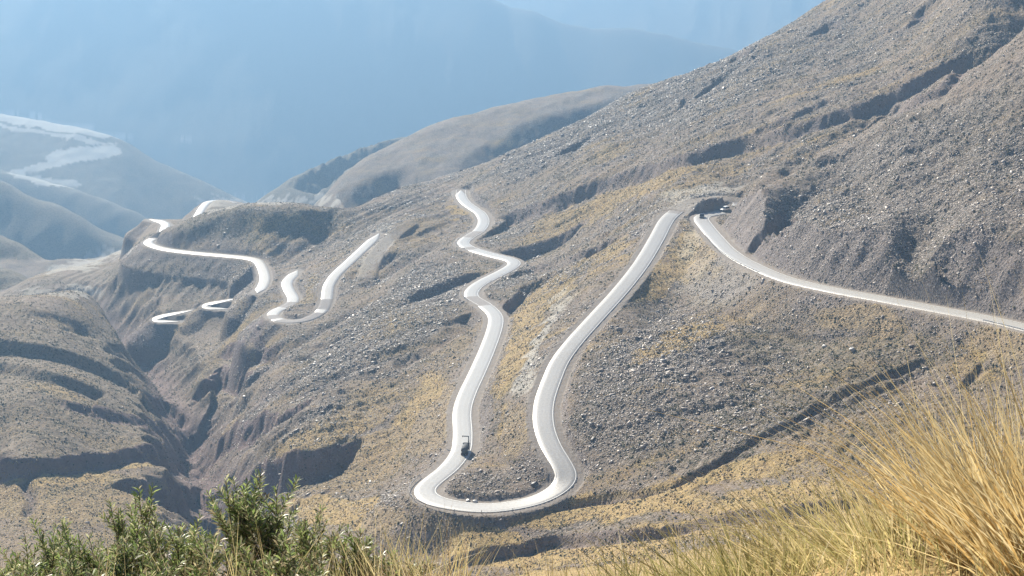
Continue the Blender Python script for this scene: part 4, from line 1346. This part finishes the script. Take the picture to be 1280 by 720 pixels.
class MB:
    """collects boxes, tubes and prisms and links them as one mesh object"""
    def __init__(s): s.bm = bmesh.new()

    def box(s, c, d, rz=0., bev=0., rx=0., taper=1.):
        m = Matrix.Translation(c) @ Matrix.Rotation(rz, 4, 'Z') @ Matrix.Rotation(rx, 4, 'X')
        vs = []
        for z_ in (-.5, .5):
            k = taper if z_ > 0 else 1.
            for x_, y_ in ((-.5, -.5), (.5, -.5), (.5, .5), (-.5, .5)):
                vs.append(s.bm.verts.new(m @ Vector((x_ * d[0] * k, y_ * d[1] * k, z_ * d[2]))))
        fs = [s.bm.faces.new([vs[i] for i in q]) for q in ((3, 2, 1, 0), (4, 5, 6, 7), (0, 1, 5, 4), (1, 2, 6, 5), (2, 3, 7, 6), (3, 0, 4, 7))]
        if bev:
            es = {e for f in fs for e in f.edges}
            bmesh.ops.bevel(s.bm, geom=list(es), offset=bev, segments=2, affect='EDGES')
        return s

    def tube(s, a, b, r, n=10, r2=None):
        a, b = Vector(a), Vector(b)
        d = b - a
        q = d.to_track_quat('Z', 'Y').to_matrix()
        r2 = r if r2 is None else r2
        A = [s.bm.verts.new(a + q @ Vector((math.cos(6.2832 * i / n) * r, math.sin(6.2832 * i / n) * r, 0))) for i in range(n)]
        B = [s.bm.verts.new(b + q @ Vector((math.cos(6.2832 * i / n) * r2, math.sin(6.2832 * i / n) * r2, 0))) for i in range(n)]
        for i in range(n):
            s.bm.faces.new((A[i], A[(i + 1) % n], B[(i + 1) % n], B[i]))
        s.bm.faces.new(A[::-1])
        s.bm.faces.new(B)
        return s

    def prism(s, prof, w0, w1, inset=None):
        """side profile (y, z) drawn out across x from w0 to w1; inset gives each point's own half width"""
        n = len(prof)
        inset = inset or [1.] * n
        A = [s.bm.verts.new((w0 * k, y_, z_)) for (y_, z_), k in zip(prof, inset)]
        B = [s.bm.verts.new((w1 * k, y_, z_)) for (y_, z_), k in zip(prof, inset)]
        for i in range(n):
            s.bm.faces.new((A[i], A[(i + 1) % n], B[(i + 1) % n], B[i]))
        s.bm.faces.new(A[::-1])
        s.bm.faces.new(B)
        return s

    def build(s, name, mat, parent=None, bev=0., smooth=False):
        bmesh.ops.recalc_face_normals(s.bm, faces=s.bm.faces)
        me = bpy.data.meshes.new(name)
        s.bm.to_mesh(me)
        s.bm.free()
        me.materials.append(mat)
        o = bpy.data.objects.new(name, me)
        C.objects.link(o)
        if parent is not None: o.parent = parent
        if bev:
            md = o.modifiers.new('soft_edges', 'BEVEL')
            md.width, md.segments, md.limit_method = bev, 2, 'ANGLE'
        if smooth:
            for p_ in me.polygons: p_.use_smooth = True
        return o


def road_at(key, p):
    """point, heading (tangent) and right normal of a road beside a photo point"""
    Q = road_xyz[key]
    T, N = frame(Q)
    k = nearest_k(Q, p)
    return Q[k].copy(), T[k], N[k], k


# guard rails along the outer edges
def guard_rail(a, b, off, lab, step=4):
    Q = road_xyz['main']
    T, N = frame(Q)
    k0, k1 = sorted((nearest_k(Q, a), nearest_k(Q, b)))
    ks = np.arange(k0, k1 + 1)
    P = np.zeros((len(ks), 3))
    P[:, :2] = Q[ks, :2] + N[ks] * off
    P[:, 2] = Q[ks, 2] - .12
    root = empty('guard_rail', tuple(P[len(P) // 2]))
    tag(root, lab, 'guard rail', 'guard rails on the main road')
    L = P - P[len(P) // 2]
    prof = [(0, .50), (.06, .56), (0, .63), (.06, .70), (0, .78), (-.02, .78), (.03, .70), (-.03, .63), (.03, .56), (-.02, .50)]
    s_ = -1 if off > 0 else 1
    V = []
    for i in range(len(ks)):
        for dx, dz in prof:
            V.append((L[i, 0] + s_ * N[ks[i], 0] * dx, L[i, 1] + s_ * N[ks[i], 1] * dx, L[i, 2] + dz))
    m = len(prof)
    Fq = [(i * m + j, i * m + (j + 1) % m, (i + 1) * m + (j + 1) % m, (i + 1) * m + j) for i in range(len(ks) - 1) for j in range(m)]
    np_mesh('beam', V, Fq, M_STEEL, root)
    proto = None
    for i in range(0, len(ks), step):
        px_2 = L[i, :2] - s_ * N[ks[i]] * .10
        if proto is None:
            proto = MB().box((0, 0, .28), (.11, .13, .96)).build('post', M_STEEL, root)
            o = proto
        else:
            o = proto.copy()
            C.objects.link(o)
            o.parent = root
        o.location = (px_2[0], px_2[1], L[i, 2])
    return root


guard_rail((545, 598), (625, 635), 4.6, 'steel guard rail curving round the outside of the big hairpin bend')
guard_rail((894, 296), (962, 341), -3.7 if False else 3.7, 'pale guard rail on the downhill edge below the upper bend')
guard_rail((1240, 400), (1340, 425), 3.7, 'pale guard rail on the downhill edge at the far right')
guard_rail((582, 299), (590, 311), 3.7, 'short guard rail outside the second bend of the zigzag')
guard_rail((588, 366), (597, 376), 3.7, 'short guard rail outside the lowest bend of the zigzag')


# marker posts and a road sign
def post(p, lab, h=1.1):
    Pq = hit(*p)
    root = empty('marker_post', tuple(Pq))
    tag(root, lab, 'marker post', 'marker posts by the hairpin')
    MB().box((0, 0, h / 2 - .2), (.14, .1, h + .4), bev=.01).build('shaft', M_DARK, root)
    MB().box((0, -.055, h - .22), (.1, .014, .16)).build('reflector', M_WHITE, root)


post((568, 641), 'dark marker post just outside the lowest part of the hairpin, left one')
post((602, 642), 'dark marker post just outside the lowest part of the hairpin, middle one')
post((641, 640), 'dark marker post just outside the lowest part of the hairpin, right one')

Pq = hit(556, 560)
sg = empty('road_sign', tuple(Pq), R(-10))
tag(sg, 'small grey backed road sign on the verge left of the grey lorry', 'road sign')
MB().tube((0, 0, -.3), (0, 0, 2.3), .05).build('pole', M_STEEL, sg)
MB().box((0, .05, 1.95), (.8, .03, .8), bev=.01).build('panel', M_YELL, sg)

Pq = hit(387, 535)
st = MB().tube((0, 0, -.4), (.06, 0, 1.6), .13, 9, .11).tube((.06, 0, 1.6), (.02, .03, 2.9), .11, 9, .06).build('bare_trunk', M_POST, smooth=True)
st.location = Pq
tag(st, 'thin dark dead trunk standing alone on the ochre meadow above the gorge', 'dead trunk')


# ---- vehicles (length along +Y, front at +Y)
def wheel(root, x_, y_, r, w_=.24):
    t = MB()
    n = 20
    ring = [(r * .62, w_ * .42), (r * .9, w_ * .5), (r, w_ * .36), (r, -w_ * .36), (r * .9, -w_ * .5), (r * .62, -w_ * .42)]
    vs = [[t.bm.verts.new((xx, math.cos(6.2832 * i / n) * rr, math.sin(6.2832 * i / n) * rr)) for rr, xx in ring] for i in range(n)]
    for i in range(n):
        for j in range(len(ring) - 1):
            t.bm.faces.new((vs[i][j], vs[(i + 1) % n][j], vs[(i + 1) % n][j + 1], vs[i][j + 1]))
    o = empty('wheel', (x_, y_, r))
    o.parent = root
    t.build('tyre', M_RUBBER, o, smooth=True)
    MB().tube((-w_ * .36, 0, 0), (w_ * .36, 0, 0), r * .63, 16).tube((-w_ * .44, 0, 0), (w_ * .44, 0, 0), r * .2, 10).build('rim', M_STEEL, o)
    return o


def car(loc, rz, paint, lab, tall=0.):
    root = empty('car', loc, rz)
    tag(root, lab, 'car')
    z1, z2 = .88, 1.46 + tall
    prof = [(-2.05, .32), (-2.12, .55), (-2.08, .86), (-1.95, z1 + .04), (.95, z1 + .02), (1.85, .78), (2.1, .62), (2.12, .34), (1.7, .26), (-1.7, .26)]
    MB().prism(prof, -.86, .86, [.96, 1, 1, .96, .96, .94, .93, .95, 1, 1]).build('body', paint, root, bev=.05)
    cab = [(-1.95, z1 + .02), (-1.55, z2 - .06), (-1.2, z2), (.1, z2), (.35, z2 - .05), (1.0, z1 + .02)]
    MB().prism(cab, -.82, .82, [1, .82, .80, .80, .82, 1]).build('cabin', paint, root, bev=.04)
    g_ = MB().prism([(.42, z2 - .12), (1.02, z1 + .05), (.98, z1 + .03), (.36, z2 - .12)], -.66, .66, [.92, 1.06, 1.06, .92])
    g_.build('windscreen', M_GLASS, root)
    MB().prism([(-1.64, z2 - .16), (-1.96, z1 + .08), (-1.99, z1 + .08), (-1.67, z2 - .16)], -.62, .62).build('rear_window', M_GLASS, root)
    for sx_ in (-1, 1):
        MB().prism([(-1.6, z1 + .08), (-1.42, z2 - .13), (-.55, z2 - .11), (-.55, z1 + .07)], sx_ * .70, sx_ * .835).build('side_window', M_GLASS, root)
        MB().prism([(-.47, z1 + .07), (-.47, z2 - .11), (.08, z2 - .11), (.72, z1 + .07)], sx_ * .70, sx_ * .835).build('side_window', M_GLASS, root)
        MB().box((sx_ * .62, 2.09, .66), (.34, .08, .15), bev=.02).build('headlight', M_CLEAR, root)
        MB().box((sx_ * .68, -2.1, .74), (.24, .06, .18), bev=.02).build('tail_light', M_LAMP, root)
        MB().box((sx_ * .95, .62, z1 + .1), (.16, .1, .12), bev=.02).build('mirror', paint, root)
        for yy in (-1.3, 1.32):
            wheel(root, sx_ * .78, yy, .33, .22)
    MB().box((0, 2.12, .40), (1.6, .1, .2), bev=.03).build('bumper', M_DARK, root)
    MB().box((0, -2.12, .42), (1.6, .1, .2), bev=.03).build('bumper', M_DARK, root)
    return root


def heading(T, forward=True):
    d = T if forward else -T
    return math.atan2(-d[0], d[1])


def lorry(loc, rz, lab):
    root = empty('lorry', loc, rz)
    tag(root, lab, 'lorry')
    MB().box((0, -.4, .72), (.9, 7.0, .28)).box((0, -2.2, .55), (2.3, .14, .12)).build('chassis', M_DARK, root)
    prof = [(1.45, .62), (1.45, 2.62), (1.7, 2.72), (2.75, 2.66), (3.02, 1.75), (3.1, 1.2), (3.1, .62)]
    cabm = MB().prism(prof, -1.13, 1.13, [1, .97, .95, .95, 1, 1, 1]).build('cab', M_GREYP, root, bev=.05)
    MB().prism([(2.80, 2.52), (3.04, 1.72), (3.06, 1.72), (2.84, 2.52)], -.98, .98).build('windscreen', M_GLASS, cabm)
    for s_ in (-1, 1):
        MB().prism([(1.75, 1.65), (1.75, 2.45), (2.6, 2.45), (2.86, 1.65)], s_ * 1.06, s_ * 1.145).build('side_window', M_GLASS, cabm)
        MB().box((s_ * 1.33, 2.85, 2.1), (.10, .16, .42), bev=.02).build('mirror', M_DARK, cabm)
        MB().box((s_ * .82, 3.12, .92), (.36, .06, .2), bev=.02).build('headlight', M_CLEAR, root)
        MB().box((s_ * .95, -3.93, .78), (.34, .06, .16), bev=.02).build('tail_light', M_LAMP, root)
        wheel(root, s_ * .98, 2.25, .5, .3)
        wheel(root, s_ * .94, -1.75, .5, .42)
        wheel(root, s_ * .94, -2.95, .5, .42)
    # rounded grey hopper body
    n = 22
    tk = MB()
    st_ = [(-3.85, .55), (-3.7, .92), (-3.3, 1.12), (-1.4, 1.2), (.4, 1.16), (.95, .95), (1.15, .55)]
    rings = [[tk.bm.verts.new((math.sin(6.2832 * i / n) * r_ * 1.0, yy, 1.98 - math.cos(6.2832 * i / n) * r_ * .95)) for i in range(n)] for yy, r_ in st_]
    for a_, b_ in zip(rings[:-1], rings[1:]):
        for i in range(n):
            tk.bm.faces.new((a_[i], a_[(i + 1) % n], b_[(i + 1) % n], b_[i]))
    tk.bm.faces.new(rings[0][::-1])
    tk.bm.faces.new(rings[-1])
    tk.build('tank', M_GREYP, root, smooth=True)
    MB().box((0, -1.4, .96), (1.9, 4.6, .2)).build('bed', M_DARK, root)
    arm = MB().box((.95, 1.28, 2.4), (.34, .34, 3.2), bev=.03).box((.95, 1.28, 4.7), (.26, .28, 1.7), bev=.02).build('crane_post', M_DARK, root)
    MB().box((-.10, 1.28, 5.5), (2.4, .26, .28), bev=.02).box((-1.2, 1.28, 5.25), (.16, .18, .4), bev=.02).build('crane_arm', M_DARK, arm)
    return root


q, T, N, k = road_at('main', (577, 566))
q[:2] -= N * 1.5
lr = lorry((q[0], q[1], q[2] + .09), heading(T, T[1] > 0), 'dark grey lorry with a raised L-shaped crane arm, driving up the road above the hairpin')
lr.scale = (.86, .86, .86)
q, T, N, k = road_at('main', (877.5, 272))
car((q[0], q[1], q[2] + .09), heading(T, T[1] < 0), M_DARK, 'small dark car on the upper road just below the narrow top bend')
q, T, N, k = road_at('main', (908, 264))
car((q[0] + N[0] * 1.0, q[1] + N[1] * 1.0, q[2] + .09), heading(T, True), M_WHITE, 'white van like car in the narrow top bend beside the rock bluff', tall=.3)


# ---- single boulders
def boulder(loc, size, seed, lab, grp, tint, squash=.7):
    r = np.random.default_rng(seed)
    bm = bmesh.new()
    bmesh.ops.create_icosphere(bm, subdivisions=4, radius=1.0)
    planes = []
    for _ in range(13):
        d = r.normal(0, 1, 3)
        d /= np.linalg.norm(d)
        planes.append((d, r.uniform(.55, .9)))
    for v in bm.verts:
        p = np.array(v.co)
        for d, h_ in planes:
            e = p @ d - h_
            if e > 0: p = p - d * e * .93
        nz = float(perlin(np.array([p[0] * 3 + seed]), np.array([p[1] * 3 + p[2] * 2]), 5)[0]) * .06 + float(perlin(np.array([p[0] * 9]), np.array([p[1] * 9 + p[2] * 7]), 6)[0]) * .025
        p = p * (1 + nz)
        v.co = p * np.array([1.0, .85, squash]) * size
    me = bpy.data.meshes.new('boulder')
    bm.to_mesh(me)
    bm.free()
    a = me.attributes.new('tint', 'FLOAT_COLOR', 'POINT')
    nv = len(me.vertices)
    cc = np.zeros((nv, 4))
    co = np.zeros(nv * 3)
    me.vertices.foreach_get('co', co)
    co = co.reshape(-1, 3)
    lich = (perlin(co[:, 0] / size * 2.2 + seed, co[:, 1] / size * 2.2 + co[:, 2] / size * 2, 9) > .12)[:, None]
    cc[:, :3] = np.where(lich, np.array(tint) * 1.9, np.array(tint))
    cc[:, 3] = 1
    a.data.foreach_set('color', cc.ravel())
    me.materials.append(M_ROCK)
    o = bpy.data.objects.new('boulder', me)
    C.objects.link(o)
    o.location = loc
    o.rotation_euler = (0, 0, r.uniform(0, 6.28))
    tag(o, lab, 'boulder', grp)
    return o


for i, (px, Yd, sz, lab) in enumerate([(1062, 10.6, .13, 'small dark boulder at the left of the boulders behind the straw grass'), (1105, 10.9, .17, 'pale lichen covered boulder in the middle of the boulders behind the straw grass'),
                                       (1140, 10.5, .21, 'largest dark and white boulder behind the straw grass'), (1178, 10.8, .15, 'dark boulder half hidden by the golden tussock')]):
    gx, gy, gz = spot(px, Yd)
    gz += .22 if False else 0
    boulder((gx, gy, gz + sz * .3), sz, 900 + i, lab, 'boulders among the near grass', (.10, .09, .085))
for i, (p, sz, lab) in enumerate([((585, 626), .75, 'white stone on the inner verge of the hairpin, left of its pair'), ((594, 628), .85, 'white stone on the inner verge of the hairpin, right of its pair'),
                                  ((846, 610), .9, 'lone pale boulder on the ochre meadow right of the hairpin') if False else ((1066, 438), 1.2, 'pale outcrop stone on the dark scrubby slope below the right hand road'),
                                  ((1030, 434), 1.0, 'long pale stone on the scrubby slope below the right hand road, left of the other')]):
    h_ = hit(*p)
    boulder((h_[0], h_[1], h_[2] + sz * .2), sz, 950 + i, lab, None, (.40, .38, .35))
# ------------------------------------------------------------------ air, sky, sun, camera
ztop = max(ZTOP, 0) + 4.0
zbot = ZBOT - 1.0
bx, by0, by1 = .82 * FAR, -120., FAR + 60
V = [(sx * bx, yv, zv) for zv in (zbot, ztop) for yv in (by0, by1) for sx in (-1, 1)]
hz = np_mesh('haze', V, [(0, 2, 3, 1), (4, 5, 7, 6), (0, 1, 5, 4), (2, 6, 7, 3), (0, 4, 6, 2), (1, 3, 7, 5)], None)
hm = bpy.data.materials.new('valley_haze')
hm.use_nodes = True
nt = hm.node_tree
nt.nodes.clear()
out = nt.nodes.new('ShaderNodeOutputMaterial')
pv = nt.nodes.new('ShaderNodeVolumePrincipled')
pv.inputs['Color'].default_value = (.32, .545, .83, 1)
pv.inputs['Density'].default_value = HAZE_D
pv.inputs['Anisotropy'].default_value = .4
nt.links.new(pv.outputs[0], out.inputs['Volume'])
hz.data.materials.clear()
hz.data.materials.append(hm)
tag(hz, 'blue daylight haze filling the whole valley', 'haze', kind='stuff')

w = bpy.data.worlds.new('World')
scene.world = w
w.use_nodes = True
nt = w.node_tree
nt.nodes.clear()
out = nt.nodes.new('ShaderNodeOutputWorld')
bg = nt.nodes.new('ShaderNodeBackground')
sky = nt.nodes.new('ShaderNodeTexSky')
sky.sky_type = 'NISHITA'
sky.sun_disc = False
sky.sun_elevation = SUN_EL
sky.sun_rotation = -SUN_AZ
sky.altitude = 4000
bg.inputs[1].default_value = SKY_S
nt.links.new(sky.outputs[0], bg.inputs[0])
nt.links.new(bg.outputs[0], out.inputs[0])

sd_ = bpy.data.lights.new('sun', 'SUN')
sd_.energy = 5.0
sd_.angle = R(.55)
sd_.color = (1.0, .92, .78)
so = bpy.data.objects.new('sun', sd_)
C.objects.link(so)
from mathutils import Vector
to_sun = Vector((-math.sin(SUN_AZ) * math.cos(SUN_EL), math.cos(SUN_AZ) * math.cos(SUN_EL), math.sin(SUN_EL)))
so.rotation_euler = to_sun.to_track_quat('Z', 'Y').to_euler()
so.location = to_sun * 60

cd = bpy.data.cameras.new('camera')
cd.sensor_width = 36
cd.lens = FPX / W * 36
cd.clip_start = .05
cd.clip_end = 40000
co_ = bpy.data.objects.new('camera', cd)
C.objects.link(co_)
co_.location = (0, 0, 0)
co_.rotation_euler = (R(90) - PITCH, 0, 0)
scene.camera = co_

scene.view_settings.view_transform = 'Standard'
scene.view_settings.look = 'None'
scene.view_settings.exposure = EXPO
scene.view_settings.gamma = 1
scene.cycles.use_denoising = True
scene.cycles.max_bounces = 5
scene.cycles.diffuse_bounces = 2
scene.cycles.glossy_bounces = 2
scene.cycles.transmission_bounces = 2
scene.cycles.transparent_max_bounces = 4
scene.cycles.volume_bounces = 0
scene.cycles.caustics_reflective = False
scene.cycles.use_adaptive_sampling = True
scene.cycles.adaptive_threshold = .02
scene.render.use_persistent_data = False
